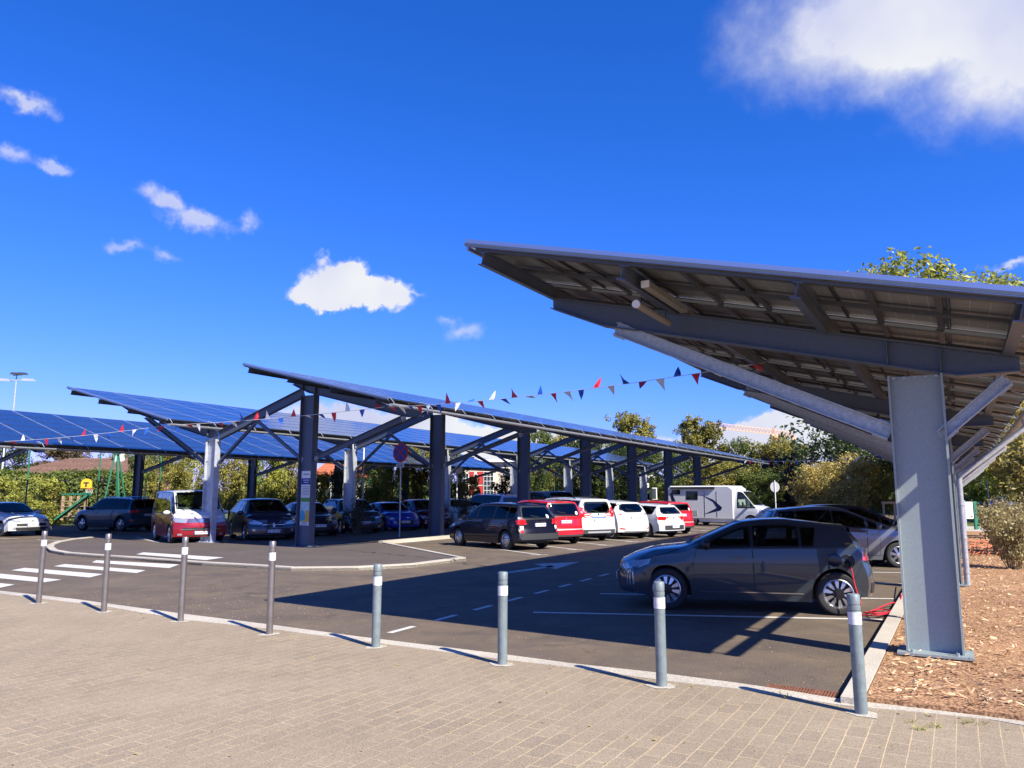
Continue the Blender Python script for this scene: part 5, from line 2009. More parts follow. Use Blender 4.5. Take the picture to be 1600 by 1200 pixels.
def trunk_mesh(clumps, seed, H=10., r0=.24):
    rr = random.Random(seed)
    mb = MB()
    top = max(p.z for p, r in clumps) * .8
    pts = [Vector((0, 0, -.3))]
    k = 6
    for i in range(1, k + 1):
        pts.append(Vector((rr.gauss(0, .10), rr.gauss(0, .10), top * i / k)))
    mb.tube(pts, r0, 8, radii=[r0 * (1.25 if i == 0 else 1) * (1 - .82 * i / k) for i in range(k + 1)])
    for p, r in clumps[::2]:
        z = max(.12 * H, min(top * .9, p.z - (p.x ** 2 + p.y ** 2) ** .5 * .7))
        f = z / top * k
        i = min(k - 1, int(f))
        b = pts[i].lerp(pts[i + 1], f - i)
        mid = b.lerp(p, .5) + Vector((rr.gauss(0, .12), rr.gauss(0, .12), -.15))
        mb.tube([b, mid, p], .05, 5, radii=[r0 * .34, r0 * .2, .02], cap=False)
    return mb


TREES = {}
for nm, shape, seed, ncl, lv, lf in (('roundA', 'round', 1, 62, 15000, .31), ('roundB', 'round', 2, 52, 13000, .31), ('tallA', 'tall', 3, 44, 9500, .28), ('tallB', 'tall', 5, 36, 8000, .28), ('cone', 'cone', 6, 40, 8000, .26), ('bush', 'bush', 8, 44, 10000, .38), ('airy', 'round', 9, 34, 6500, .30), ('roundbig', 'round', 11, 110, 60000, .24)):
    cm, cl = crown_mesh(shape, seed, ncl, lv, lf)
    me = cm.build('crown', LM['green'])
    tm = trunk_mesh(cl, seed).build('trunk', M_BARK, smooth=True)
    TREES[nm] = (me.data, tm.data)
    bpy.data.objects.remove(me)
    bpy.data.objects.remove(tm)


def tree(px, top, dist, width, kind, col, label, z0=0., name='tree', cat='tree', group='trees around the car park'):
    """width in photo pixels, top row in photo pixels"""
    x, y = at_px(px, dist)
    h = z_at(top, dist) - z0
    wm = width / 1200 * dist
    nat = {'round': .80, 'tallA': .44, 'tallB': .44, 'cone': .5, 'bush': .9, 'airy': .8}
    base = next(v for k, v in nat.items() if kind.startswith(k)) * 10
    root = thing(name, label, cat, (x, y, z0), random.uniform(0, 6.28), group)
    sc = Vector((wm / base, wm / base, h / 10.4))
    ls = []
    for nm, me in zip(('crown', 'trunk'), TREES[kind]):
        o = bpy.data.objects.new(nm, me)
        COL.objects.link(o)
        o.parent = root
        o.scale = sc
        if nm == 'crown':
            o.material_slots[0].link = 'OBJECT'
            o.material_slots[0].material = LM[col]
    return root


T = tree
# behind the house and hedge on the left
T(22, 697, 60, 60, 'roundB', 'dark', 'dark tree left of the tiled roof at the left edge')
T(95, 692, 95, 70, 'tallA', 'brown', 'thin brownish tree behind the left half of the tiled roof')
T(135, 694, 95, 60, 'airy', 'brown', 'sparse tan tree behind the roof, left of the white chimney')
T(178, 690, 92, 60, 'airy', 'olive', 'sparse olive tree behind the roof, right of the white chimney')
T(222, 700, 55, 44, 'roundA', 'green', 'green tree just right of the first dark column of the left canopy')
T(262, 690, 50, 66, 'roundB', 'olive', 'olive yellow tree behind the roof of the red and white minibus')
T(312, 688, 52, 70, 'roundA', 'lime', 'yellow green tree directly behind the first pale column')
T(362, 690, 50, 66, 'roundB', 'olive', 'olive tree above the navy people carrier, left half')
T(412, 692, 52, 66, 'roundA', 'lime', 'yellow green tree above the navy people carrier, right half')
T(452, 686, 54, 60, 'roundB', 'olive', 'olive tree just left of the column with the notice')
T(505, 735, 46, 50, 'bush', 'lime', 'low yellow green bush below the orange wall', name='bush', cat='bush')
T(535, 725, 43, 44, 'bush', 'dark', 'dark bush in front of the orange wall', name='bush', cat='bush')
T(585, 690, 56, 70, 'roundA', 'lime', 'yellow green tree left of the no-stopping sign')
T(615, 700, 60, 50, 'airy', 'brown', 'greyish tree right behind the no-stopping sign')
T(652, 690, 54, 58, 'roundB', 'olive', 'olive tree between the no-stopping sign and the second dark column')
T(705, 692, 60, 44, 'tallA', 'olive', 'narrow olive tree left of the red and grey building')
T(735, 742, 57, 36, 'bush', 'olive', 'small olive shrub in front of the red building wall', name='bush', cat='bush')
T(790, 728, 55, 36, 'cone', 'dark', 'dark conifer right of the red and grey building')
T(778, 752, 54, 26, 'bush', 'purple', 'small purple shrub beside the dark conifer', name='bush', cat='bush')
T(838, 672, 80, 60, 'roundB', 'green', 'green tree above the blue grey minibus')
T(872, 676, 88, 60, 'roundA', 'olive', 'olive tree showing between the roofs above the red compact car')
T(905, 690, 74, 70, 'roundB', 'dark', 'dark green tree above the red compact car')
T(945, 684, 82, 70, 'roundA', 'green', 'green tree behind the white people carrier')
T(980, 640, 96, 60, 'tallA', 'olive', 'tall pointed tree standing above the middle canopy roof')
T(1012, 655, 98, 34, 'tallB', 'olive', 'slim top right beside the tall pointed tree')
T(985, 700, 72, 80, 'roundB', 'dark', 'dark tree behind the rounded white car')
T(1040, 695, 78, 80, 'roundA', 'green', 'green tree behind the left end of the motorhome')
T(1078, 652, 84, 56, 'tallB', 'olive', 'tall thin leaved tree behind the motorhome, the left of two')
T(1108, 656, 84, 60, 'tallA', 'olive', 'tall thin leaved tree behind the motorhome, the right of two')
T(1148, 690, 90, 50, 'roundB', 'green', 'small round tree right of the two tall thin leaved trees')
T(1205, 684, 92, 105, 'roundA', 'olive', 'broad rounded tree under the orange crane arm')
T(1122, 722, 68, 90, 'roundB', 'olive', 'olive tree directly above the motorhome cab')
T(1180, 735, 66, 76, 'roundA', 'green', 'green tree behind the round sign on its pale post')
T(1228, 712, 70, 80, 'roundB', 'purple', 'dark purple leaved tree below the far bunting')
T(1290, 655, 62, 120, 'airy', 'dark', 'dark open tree reaching above the bunting, left of the big column')
T(1350, 690, 60, 110, 'roundA', 'dark', 'dark dense tree behind the far bunting next to the big column')
T(1275, 728, 52, 84, 'roundB', 'yellow', 'low spreading tree with yellow leaves above the grey hatchback')
T(1330, 712, 50, 80, 'roundA', 'yellow', 'yellow leaved tree next to the big steel column')
T(1376, 722, 50, 62, 'roundB', 'olive', 'rounded olive tree half hidden by the big steel column')
T(1466, 446, 66, 300, 'roundbig', 'lime', 'very tall yellow green tree rising over the near canopy, left one')
T(1600, 462, 70, 170, 'roundbig', 'lime', 'very tall yellow green tree rising over the near canopy, right one')
T(1650, 560, 44, 210, 'roundA', 'yellow', 'yellow leaved tree at the right edge beside the gutter')
T(1590, 640, 60, 110, 'roundB', 'olive', 'olive tree at the right edge behind the yellow leaved one')
T(1530, 700, 90, 60, 'roundA', 'green', 'green tree across the lawn behind the downpipes')
T(1570, 705, 110, 60, 'roundB', 'dark', 'dark tree across the street behind the tiny dark car')
T(1610, 720, 80, 60, 'roundA', 'green', 'green tree at the right edge above the tan shrubs')

# distant wood closing the horizon
mb = MB()
rr = random.Random(12)
for i in range(26000):
    a = R(-62) + rr.random() * R(124)
    d = rr.uniform(125, 160)
    h = 4.5 + 2.0 * math.sin(a * 23) + 1.4 * math.sin(a * 57 + 1) + 1.0 * math.sin(a * 131)
    c = Vector((math.sin(a) * d, math.cos(a) * d, h * rr.random() ** .6))
    leaf_quad(mb, c, Vector((rr.gauss(0, 1), -1 + rr.gauss(0, .6), .6 + rr.gauss(0, .5))), 1.7, rr)
o = mb.build('distant_wood', LM['green'])
tag(o, 'far belt of green trees closing the horizon', 'wood', kind='stuff')


def leafy_block(name, label, cat, pts, w, h, col, n, leaf, seed, kind=None, bump_=.12, group=None):
    """clipped hedge: leaves on and just under the skin of a long block, twigs inside"""
    rr = random.Random(seed)
    a, b = Vector(pts[0]), Vector(pts[1])
    L = (b - a).length
    d = (b - a).normalized()
    s = Vector((-d.y, d.x))
    root = thing(name, label, cat, (a.x, a.y, 0), group=group)
    mb = MB()
    for i in range(n):
        u = rr.random() * L
        hh = h * (1 + bump_ * math.sin(u * 1.1 + seed) + bump_ * .6 * math.sin(u * 2.7) + .03 * rr.gauss(0, 1))
        f = rr.random()
        if f < .28:
            p = Vector((u, rr.uniform(-w / 2, w / 2), hh))
            nn = Vector((0, 0, 1))
        else:
            sd_ = -1 if f < .85 else 1
            z = rr.random() * hh
            p = Vector((u, sd_ * (w / 2 * (1 - .12 * z / hh) + .12 * math.sin(u * 2.3 + z * 3)), z))
            nn = Vector((0, sd_, .3))
        p += Vector((rr.gauss(0, .06), rr.gauss(0, .1), rr.gauss(0, .07)))
        q = Vector((d.x * p.x + s.x * p.y, d.y * p.x + s.y * p.y, p.z))
        n3 = Vector((d.x * nn.x + s.x * nn.y, d.y * nn.x + s.y * nn.y, nn.z)) + Vector((rr.gauss(0, .5), rr.gauss(0, .5), rr.gauss(0, .5)))
        leaf_quad(mb, q, n3, leaf, rr)
    mb.build('foliage', LM[col], root)
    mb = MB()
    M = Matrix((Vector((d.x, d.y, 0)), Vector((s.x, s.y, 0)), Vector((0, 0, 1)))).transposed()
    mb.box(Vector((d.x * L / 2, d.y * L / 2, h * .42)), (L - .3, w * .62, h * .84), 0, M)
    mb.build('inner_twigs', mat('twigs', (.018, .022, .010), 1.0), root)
    return root


pa, pb = at_px(-120, 45.5), at_px(232, 47.5)
leafy_block('hedge', 'long clipped green hedge in front of the tiled house', 'hedge', (pa, pb), 1.3, z_at(739, 46) - .05, 'hedge', 15000, .17, 4, bump_=.03)
for i, (px, top, wd, colr, lb) in enumerate(((12, 742, 74, 'lime', 'yellow green shrub at the left edge behind the white hatchback'), (60, 740, 78, 'lime', 'tall yellow green shrub left of the climbing frame'), (-35, 738, 80, 'lime', 'yellow green shrub cut by the left edge of the photo'), (92, 764, 46, 'olive', 'small olive shrub at the foot of the climbing frame'))):
    T(px, top, 42.5 + i * .3, wd, 'bush', colr, lb, name='shrub', cat='shrub', group='shrubs in front of the hedge')


# ------------------------------------------------------------------ buildings and play area behind the hedge
M_TILE = mat('roof_tiles', (.20, .115, .085), .85, noise_amt=.35, noise_scale=5, bump=.6, bump_scale=14)
M_TILEO = mat('orange_tiles', (.50, .15, .07), .8, noise_amt=.2, noise_scale=5)
M_CREAM = mat('cream_render', (.58, .52, .42), .8, noise_amt=.08)
M_PINK = mat('salmon_render', (.55, .27, .22), .8, noise_amt=.08)
M_REDP = mat('red_panel', (.42, .03, .025), .6)
M_WIN = mat('window_glass', (.03, .045, .05), .1, 0, .6)
M_YELL = mat('yellow_board', (.75, .48, .03), .5)
M_WOOD = mat('weathered_wood', (.38, .27, .17), .8, noise_amt=.2)
M_ORANGE = mat('orange_paint', (.78, .20, .03), .5)
M_CRANE = mat('faded_orange', (.78, .46, .30), .7)


def hip_house(px0, px1, rx0, rx1, dist, ye, yr, name, label, wall, roof, depth=9, chim=None):
    x0, x1 = at_px(px0, dist)[0], at_px(px1, dist)[0]
    r0, r1 = at_px(rx0, dist)[0], at_px(rx1, dist)[0]
    ze, zr = z_at(ye, dist), z_at(yr, dist)
    root = thing(name, label, 'house', ((x0 + x1) / 2, dist, 0))
    cx = (x0 + x1) / 2
    x0, x1, r0, r1 = x0 - cx, x1 - cx, r0 - cx, r1 - cx
    mb = MB()
    mb.box(((x0 + x1) / 2, depth / 2, ze / 2 - .05), (x1 - x0 - .9, depth - .9, ze - .1))
    mb.build('wall', wall, root)
    mb = MB()
    E = [(x0, 0, ze), (x1, 0, ze), (x1, depth, ze), (x0, depth, ze)]
    Rg = [(r0, depth / 2, zr), (r1, depth / 2, zr)]
    mb.add(E + Rg + [(p[0], p[1], ze - .12) for p in E], [(0, 1, 5, 4), (1, 2, 5), (2, 3, 4, 5), (3, 0, 4), (0, 6, 7, 1), (1, 7, 8, 2), (2, 8, 9, 3), (3, 9, 6, 0), (9, 8, 7, 6)])
    # courses of tiles as slight ribs
    for k in range(1, 12):
        f = k / 12
        a = Vector(E[0]).lerp(Vector(Rg[0]), f) + Vector((0, -.02, .02))
        b = Vector(E[1]).lerp(Vector(Rg[1]), f) + Vector((0, -.02, .02))
        mb.bar(a, b, .07, .03)
    ro = mb.build('roof', roof, root)
    if chim:
        for (pc, top) in chim:
            xc = at_px(pc, dist)[0] - cx
            zt_ = z_at(top, dist)
            mb = MB()
            mb.box((xc, depth / 2 - .8, (zt_ + ze) / 2), (.62, .5, zt_ - ze))
            mb.box((xc, depth / 2 - .8, zt_ + .05), (.76, .62, .1))
            mb.build('chimney', M_WHITE, ro)
    for k in range(3):
        wx = x0 + (x1 - x0) * (k + .6) / 3.4
        mb = MB()
        mb.box((wx, .41, ze * .52), (1.3, .06, 1.1))
        wf = mb.build('window', M_WHITE, root)
        mb = MB()
        mb.box((wx - .3, .37, ze * .52), (.5, .03, .95))
        mb.box((wx + .3, .37, ze * .52), (.5, .03, .95))
        mb.build('pane', M_WIN, wf)
    return root


hip_house(2, 209, 62, 187, 58, 739.5, 712, 'tiled_house', 'low house with a brown tiled hip roof behind the clipped hedge', M_PINK, M_TILE, 8, [(152, 698)])
hip_house(486, 552, 505, 530, 62, 741, 708, 'orange_roofed_house', 'house with a bright orange roof behind the row of olive trees', M_CREAM, M_TILEO, 8)
hip_house(1228, 1262, 1236, 1252, 88, 762, 754, 'small_tan_house', 'small tan house glimpsed under the yellow leaved tree', M_PINK, M_TILE, 6)
hip_house(996, 1022, 1004, 1014, 72, 744, 731, 'pale_house', 'pale gabled house glimpsed between canopy columns left of the motorhome', M_WHITE, M_WHITE, 6)

# school building with red panels
d_ = 70
xa, xb = at_px(722, d_)[0], at_px(800, d_)[0]
root = thing('red_panel_building', 'cream and red panelled building with large grid windows seen below the canopies', 'building', (xa, d_, 0))
zt_ = z_at(722, d_)
wd = xb - xa
mb = MB()
mb.box((wd / 2, 5, zt_ / 2), (wd, 10, zt_))
mb.build('wall', M_CREAM, root)
mb = MB()
mb.box((wd / 2, 4.9, zt_ + .12), (wd + .5, 10.6, .24))
mb.build('roof', M_WHITE, root)
px_ = lambda p: at_px(p, d_)[0] - xa
for (p0, p1, y0, y1) in ((734, 741, 737, 756), (746, 755, 737, 756), (734, 741, 759, 773), (747, 755, 759, 773)):
    mb = MB()
    mb.box(((px_(p0) + px_(p1)) / 2, -.03, (z_at(y0, d_) + z_at(y1, d_)) / 2), (px_(p1) - px_(p0), .08, z_at(y0, d_) - z_at(y1, d_)))
    mb.build('red_panel', M_REDP, root)
for (p0, p1, y0, y1, nx, nz) in ((741, 746, 741, 755, 1, 1), (756, 771, 737, 774, 3, 5), (724, 732, 740, 772, 2, 4)):
    X0, X1, Z0, Z1 = px_(p0), px_(p1), z_at(y1, d_), z_at(y0, d_)
    mb = MB()
    for k in range(nx + 1):
        mb.box((X0 + (X1 - X0) * k / nx, -.05, (Z0 + Z1) / 2), (.035, .09, Z1 - Z0))
    for k in range(nz + 1):
        mb.box(((X0 + X1) / 2, -.05, Z0 + (Z1 - Z0) * k / nz), (X1 - X0, .085, .04))
    wf = mb.build('window', M_WHITE, root)
    mb = MB()
    mb.box(((X0 + X1) / 2, -.015, (Z0 + Z1) / 2), (X1 - X0, .02, Z1 - Z0))
    mb.build('pane', M_WIN, wf)


def rail_fence(name, label, a, b, h, sp, posth, m, rods=.22, group=None, nrail=9):
    a, b = Vector(a), Vector(b)
    L = (b - a).length
    d = (b - a).normalized()
    root = thing(name, label, 'fence', (a.x, a.y, 0), math.atan2(d.y, d.x), group=group)
    n = int(L / sp)
    p0 = None
    for i in range(n + 1):
        if p0 is None:
            mb = MB()
            mb.tube([(0, 0, 0), (0, 0, posth)], .035, 8)
            mb.lathe([(.04, posth), (.03, posth + .03), (0, posth + .035)], 8)
            p0 = mb.build('post', m, root)
        else:
            c = copy_obj(p0)
            c.location = (i * sp, 0, 0)
    mb = MB()
    k = 0
    while k * rods < L:
        mb.bar((k * rods, .03, .05), (k * rods, .03, h), .007, .007)
        k += 1
    for j in range(nrail):
        z = .06 + (h - .08) * j / (nrail - 1)
        mb.bar((0, .03, z), (L, .03, z), .010, .010)
    mb.build('wire_mesh', m, root)
    return root


rail_fence('wire_fence', 'green wire fence with tall posts along the back of the car park', W(10, -39.2)[:2], W(76, -39.2)[:2], 1.9, 3.6, 4.0, M_GREEN)
rail_fence('wire_fence', 'green wire fence across the far end of the car park behind the motorhome', W(77, -39)[:2], W(77, -1)[:2], 1.7, 3.0, 3.2, M_GREEN, .3)
# dark windbreak netting on the far fence
root = thing('windbreak_fence', 'low dark green screened fence behind the grey hatchback', 'fence', W(74, -16), R(-30))
for i in range(10):
    mb = MB()
    mb.tube([(i * 1.6, 0, 0), (i * 1.6, 0, 1.35)], .03, 8)
    mb.build('post', M_GREEN, root)
mb = MB()
mb.box((7.2, .04, .68), (14.4, .015, 1.2))
mb.build('screen', mat('dark_green_net', (.008, .05, .035), .8), root)
# wooden rail
root = thing('wooden_rail', 'pale wooden rail beside the big steel column behind the parked cars', 'railing', (*at_px(1376, 44), 0))
for k in range(4):
    mb = MB()
    mb.box((k * .62, 0, .62), (.09, .09, 1.24))
    mb.build('post', M_WOOD, root)
mb = MB()
mb.box((.93, -.06, 1.22), (2.1, .04, .12))
mb.build('top_rail', M_WOOD, root)

# swing frame
dS = 43.0
c = at_px(181, dS)
root = thing('swing_frame', 'tall green steel swing frame in front of the clipped hedge', 'swing', (*c, 0))
zt_ = z_at(706, dS)
for (dx, dy) in ((-.45, -.5), (.62, -.3), (-.15, .8), (.5, .9)):
    mb = MB()
    mb.tube([(dx, dy, 0), (dx * .06, dy * .1, zt_)], .045, 8)
    mb.build('leg', M_GREEN, root)
mb = MB()
mb.tube([(-.2, 0, zt_), (.3, .3, zt_)], .06, 8)
mb.box((0, 0, zt_ - .12), (.3, .3, .06))
mb.build('top_bar', M_GREEN, root)
# climbing frame
c = at_px(103, 42.6)
root = thing('climbing_frame', 'wooden climbing frame with green top beam and slide', 'climbing frame', (*c, 0))
for k in range(4):
    mb = MB()
    mb.box((k * .42, 0, .95), (.13, .10, 1.3))
    mb.build('post', M_WOOD, root)
for k in range(4):
    mb = MB()
    mb.bar((-.1, -.07, .5 + k * .27), (1.35, -.07, .5 + k * .27), .03, .03)
    mb.build('rung', M_WOOD, root)
mb = MB()
mb.bar((-.12, 0, 1.68), (1.42, 0, 1.72), .12, .09)
mb.build('top_beam', M_GREEN, root)
mb = MB()
mb.bar((1.45, -.2, 1.7), (.35, -1.3, .35), .10, .08)
mb.bar((1.45, .15, 1.7), (.35, -.95, .35), .10, .08)
mb.add([(1.45, -.2, 1.62), (1.45, .15, 1.62), (.35, -.95, .3), (.35, -1.3, .3)], [(0, 1, 2, 3), (3, 2, 1, 0)])
mb.build('slide', M_GREEN, root)
# basket board
c = at_px(137, 43.6)
root = thing('basketball_hoop', 'yellow rounded backboard with an orange hoop above the climbing frame', 'basketball hoop', (*c, 0))
zc = z_at(757, 43.6)
mb = MB()
mb.tube([(0, .1, 0), (0, .1, zc + .2)], .05, 8)
mb.build('pole', M_GREEN, root)
mb = MB()
pr = [(-.31, -.2), (.31, -.2), (.31, .05)] + [(.31 * math.cos(R(a)), .05 + .28 * math.sin(R(a))) for a in range(15, 180, 15)] + [(-.31, .05)]
mb.add([(x, 0, zc + z) for x, z in pr] + [(x, .04, zc + z) for x, z in pr], [tuple(range(len(pr))), tuple(range(2 * len(pr) - 1, len(pr) - 1, -1))] + [(i, len(pr) + i, len(pr) + (i + 1) % len(pr), (i + 1) % len(pr)) for i in range(len(pr))])
bd = mb.build('backboard', M_YELL, root)
mb = MB()
mb.box((0, -.012, zc + .10), (.30, .02, .06))
mb.box((0, -.012, zc - .03), (.08, .02, .20))
mb.build('mark', M_INK, bd)
mb = MB()
mb.tube([(.30 + .20 * math.cos(R(a)), -.2 + .2 * math.sin(R(a)), zc - .26) for a in range(0, 361, 24)], .016, 6, cap=False)
mb.bar((.2, 0, zc - .26), (.3, -.05, zc - .26), .1, .03)
mb.build('hoop', M_ORANGE, root)
mb = MB()
for a in range(0, 360, 30):
    mb.bar((.30 + .2 * math.cos(R(a)), -.2 + .2 * math.sin(R(a)), zc - .27), (.30 + .12 * math.cos(R(a + 15)), -.2 + .12 * math.sin(R(a + 15)), zc - .6), .010, .010)
mb.build('net', M_WHITE, root)
# round orange board behind the fence
c = at_px(509, 47)
root = thing('round_orange_board', 'round orange board standing among bushes right of the notice column', 'play board', (*c, 0))
zc = z_at(758, 47)
mb = MB()
mb.tube([(0, .05, 0), (0, .05, zc)], .04, 8)
mb.build('post', M_WOOD, root)
mb = MB()
mb.lathe([(0, -.02), (.27, -.02), (.29, 0), (.27, .02)], 20, 0, 'y', (0, 0, zc))
mb.build('disc', M_ORANGE, root)

# pale lamp posts
for (px, top, dist, lb) in ((568, 700, 46, 'thin pale post left of the no-stopping sign'), (1333, 700, 95, 'thin dark lamp post between trees by the big column'), (1540, 705, 75, 'thin grey lamp post across the lawn at the right'), (4, 690, 48, 'pale post at the left edge of the photo')):
    c = at_px(px, dist)
    root = thing('lamp_post', lb, 'lamp post', (*c, 0))
    zt_ = z_at(top, dist)
    mb = MB()
    mb.tube([(0, 0, 0), (0, 0, 1.0), (0, 0, 1.01), (0, 0, zt_)], .05, 10, radii=[.075, .075, .055, .04])
    mb.build('pole', M_WHITE if px in (568, 4) else M_GALV2, root)
    mb = MB()
    mb.bar((0, 0, zt_), (-.5, -.1, zt_ + .06), .13, .06)
    mb.build('lamp_head', M_GALV2, root)
# floodlight mast
c = at_px(13, 62)
root = thing('floodlight_mast', 'slim floodlight mast with a cluster of lamps above the left canopy', 'floodlight', (*c, 0))
zt_ = z_at(586, 62)
mb = MB()
mb.tube([(0, 0, 0), (0, 0, zt_)], .08, 10, radii=[.11, .05])
mb.build('pole', M_GALV2, root)
mb = MB()
mb.bar((-1.1, 0, zt_ - .42), (.85, 0, zt_ - .42), .08, .08)
mb.bar((-.3, 0, zt_ - .02), (.5, 0, zt_ + .02), .07, .07)
mb.build('crossarm', M_GALV2, root)
for (x, z, s_) in ((.95, -.45, 1.), (-.95, -.45, .9), (-.1, .06, .7), (.42, .06, .7)):
    mb = MB()
    mb.add([(x - .4 * s_, -.35, zt_ + z - .06), (x + .5 * s_, -.35, zt_ + z - .10), (x + .5 * s_, .35, zt_ + z + .0), (x - .4 * s_, .35, zt_ + z + .05),
            (x - .3 * s_, -.25, zt_ + z + .14), (x + .25 * s_, -.25, zt_ + z + .12), (x + .25 * s_, .25, zt_ + z + .18), (x - .3 * s_, .25, zt_ + z + .2)],
           [(3, 2, 1, 0), (4, 5, 6, 7), (0, 1, 5, 4), (1, 2, 6, 5), (2, 3, 7, 6), (3, 0, 4, 7)])
    mb.build('lamp', M_BUMP if s_ < .8 else M_DEBUMP, root)

# tower crane
dC = 210
xl, xr = at_px(1112, dC)[0], at_px(1246, dC)[0]
zl_, zr_ = z_at(667, dC), z_at(683, dC)
cx = at_px(1212, dC)[0]
root = thing('tower_crane', 'orange tower crane arm behind the broad rounded tree', 'crane', (cx, dC, 0))
zm = zr_ + (zl_ - zr_) * (xr - cx) / (xr - xl)
mb = MB()
for dx in (-.7, .7):
    for dy in (-.7, .7):
        mb.bar((dx, dy, 0), (dx, dy, zm - 1), .18, .18)
for k in range(10):
    z = (zm - 1) * k / 10
    z2 = (zm - 1) * (k + 1) / 10
    mb.bar((-.7, -.7, z), (.7, -.7, z2), .1, .1)
    mb.bar((-.7, .7, z2), (.7, .7, z), .1, .1)
mb.build('mast', M_ORANGE, root)
mb = MB()
A, B = Vector((xl - cx, 0, zl_)), Vector((xr - cx, 0, zr_))
nseg = 26
for off in (Vector((0, -.6, 0)), Vector((0, .6, 0)), Vector((0, 0, 1.3))):
    mb.bar(A + off, B + off, .13, .13)
for k in range(nseg):
    p, q = A.lerp(B, k / nseg), A.lerp(B, (k + .5) / nseg)
    r_ = A.lerp(B, (k + 1) / nseg)
    for sy in (-.6, .6):
        mb.bar(p + Vector((0, sy, 0)), q + Vector((0, 0, 1.3)), .07, .07)
        mb.bar(q + Vector((0, 0, 1.3)), r_ + Vector((0, sy, 0)), .07, .07)
mb.build('jib', M_CRANE, root)
mb = MB()
mb.box((0, 0, zm - .5), (1.8, 1.6, 1.2))
mb.build('cab', M_CRANE, root)
mb = MB()
mb.box((xr - cx - .8, 0, zr_ - .5), (.9, 1.2, 1.3))
mb.build('counterweight', M_CRANE, root)
mb = MB()
apex = Vector((at_px(1122, dC)[0] - cx, 0, z_at(655, dC)))
mb.bar(Vector((0, 0, zm)), Vector((-.3, 0, zm + 1.9)), .25, .25)
mb.build('apex', M_ORANGE, root)

# ------------------------------------------------------------------ signs
M_SBLUE = mat('sign_blue', (.01, .05, .32), .45)
M_SRED = mat('sign_red', (.50, .012, .02), .45)


def text_mesh(body, size, name, m, parent, M):
    cu = bpy.data.curves.new(name, 'FONT')
    cu.body = body
    cu.size = size
    cu.align_x = 'CENTER'
    cu.align_y = 'CENTER'
    cu.extrude = .001
    tmp = bpy.data.objects.new(name, cu)
    COL.objects.link(tmp)
    dg = bpy.context.evaluated_depsgraph_get()
    me = bpy.data.meshes.new_from_object(tmp.evaluated_get(dg))
    bpy.data.objects.remove(tmp)
    me.materials.clear()
    me.materials.append(m)
    me.transform(M)
    o = bpy.data.objects.new(name, me)
    COL.objects.link(o)
    o.parent = parent
    return o


c = G(623, 842)
root = thing('no_stopping_sign', 'round blue and red no-stopping sign on a thin pole at the bed edge', 'road sign', (*c, 0), R(-30))
zc = 1.7 + 63.5 / 1200 * 30
mb = MB()
mb.tube([(0, .04, 0), (0, .04, zc + .25)], .028, 10)
mb.build('pole', M_GALV2, root, smooth=True)
mb = MB()
mb.lathe([(.36, .02), (.37, 0), (.36, -.012), (0, -.012)], 32, 0, 'y', (0, 0, zc), mis=[0, 0, 0])
fc = mb.build('sign_face', M_SRED, root, smooth=True)
mb = MB()
mb.lathe([(.29, -.013), (.29, -.016), (0, -.016)], 32, 0, 'y', (0, 0, zc))
mb.build('blue_disc', M_SBLUE, fc)
mb = MB()
mb.bar((-.2, -.018, zc + .2), (.2, -.018, zc - .2), .004, .055)
mb.bar((-.2, -.021, zc - .2), (.2, -.021, zc + .2), .002, .055)
mb.build('red_cross', M_SRED, fc)
mb = MB()
mb.box((0, 0, zc - .49), (.38, .012, .15))
pl_ = mb.build('sub_plate', M_DEBUMP, root)
text_mesh('SAUF', .11, 'lettering', M_INK, pl_, Matrix.Translation((0, -.009, zc - .49)) @ Matrix.Rotation(math.pi / 2, 4, 'X'))

c = at_px(1209, 47)
root = thing('round_road_sign', 'back of a round grey road sign on a white pole by the motorhome', 'road sign', (*c, 0), R(12))
zc = z_at(761, 47)
mb = MB()
mb.tube([(-.03, -.06, 0), (-.03, -.06, zc + .4)], .032, 10)
mb.build('pole', M_WHITE, root)
mb = MB()
mb.lathe([(.31, -.02), (.32, 0), (.31, .015), (0, .015), ], 28, 0, 'y', (0, 0, zc))
mb.lathe([(0, -.018), (.31, -.02)], 28, 0, 'y', (0, 0, zc))
mb.build('sign_back', M_DEBUMP, root)

# small grey sign on the far column, and the red one at its edge
c = at_px(717, 44)
root = thing('small_round_sign', 'small pale round sign back high between two columns near the red building', 'road sign', (*c, 0))
zc = z_at(734, 44)
mb = MB()
mb.tube([(-.1, .05, 0), (-.1, .05, zc + .2)], .03, 8)
mb.build('pole', M_WHITE, root)
mb = MB()
mb.lathe([(0, -.01), (.22, -.01), (.22, .01), (0, .01)], 20, 0, 'y', (0, 0, zc))
mb.build('sign_back', M_DEBUMP, root)

# white notice panel beside the path
c = G(1517, 829)
root = thing('notice_panel', 'white panel beside a dark green post on the pale path', 'notice board', (*c, 0))
mb = MB()
mb.box((0, 0, .95), (.34, .06, .78))
mb.build('panel', M_WHITE, root)
for x in (-.2,):
    mb = MB()
    mb.box((x, 0, .7), (.05, .06, 1.4))
    mb.build('post', M_GALV2, root)
mb = MB()
mb.box((.27, 0, .68), (.15, .12, 1.36))
mb.build('green_post', M_GREEN, root)

# notice on the first dark column of the middle canopy
b = W(18.1, -18.0)
root = thing('notice_panel', 'tall narrow notice with a coloured map fixed in the web of the dark column', 'notice board', b, R(-30))
y_ = -.022
mb = MB()
mb.box((-.0, y_, 1.56), (.42, .014, 1.74))
board = mb.build('board', M_PLATE, root)


def tile(name, x, z, w, h, m, par=board, yy=-.031, th=.003):
    mb = MB()
    mb.box((x, yy, z), (w, th, h))
    return mb.build(name, m, par)


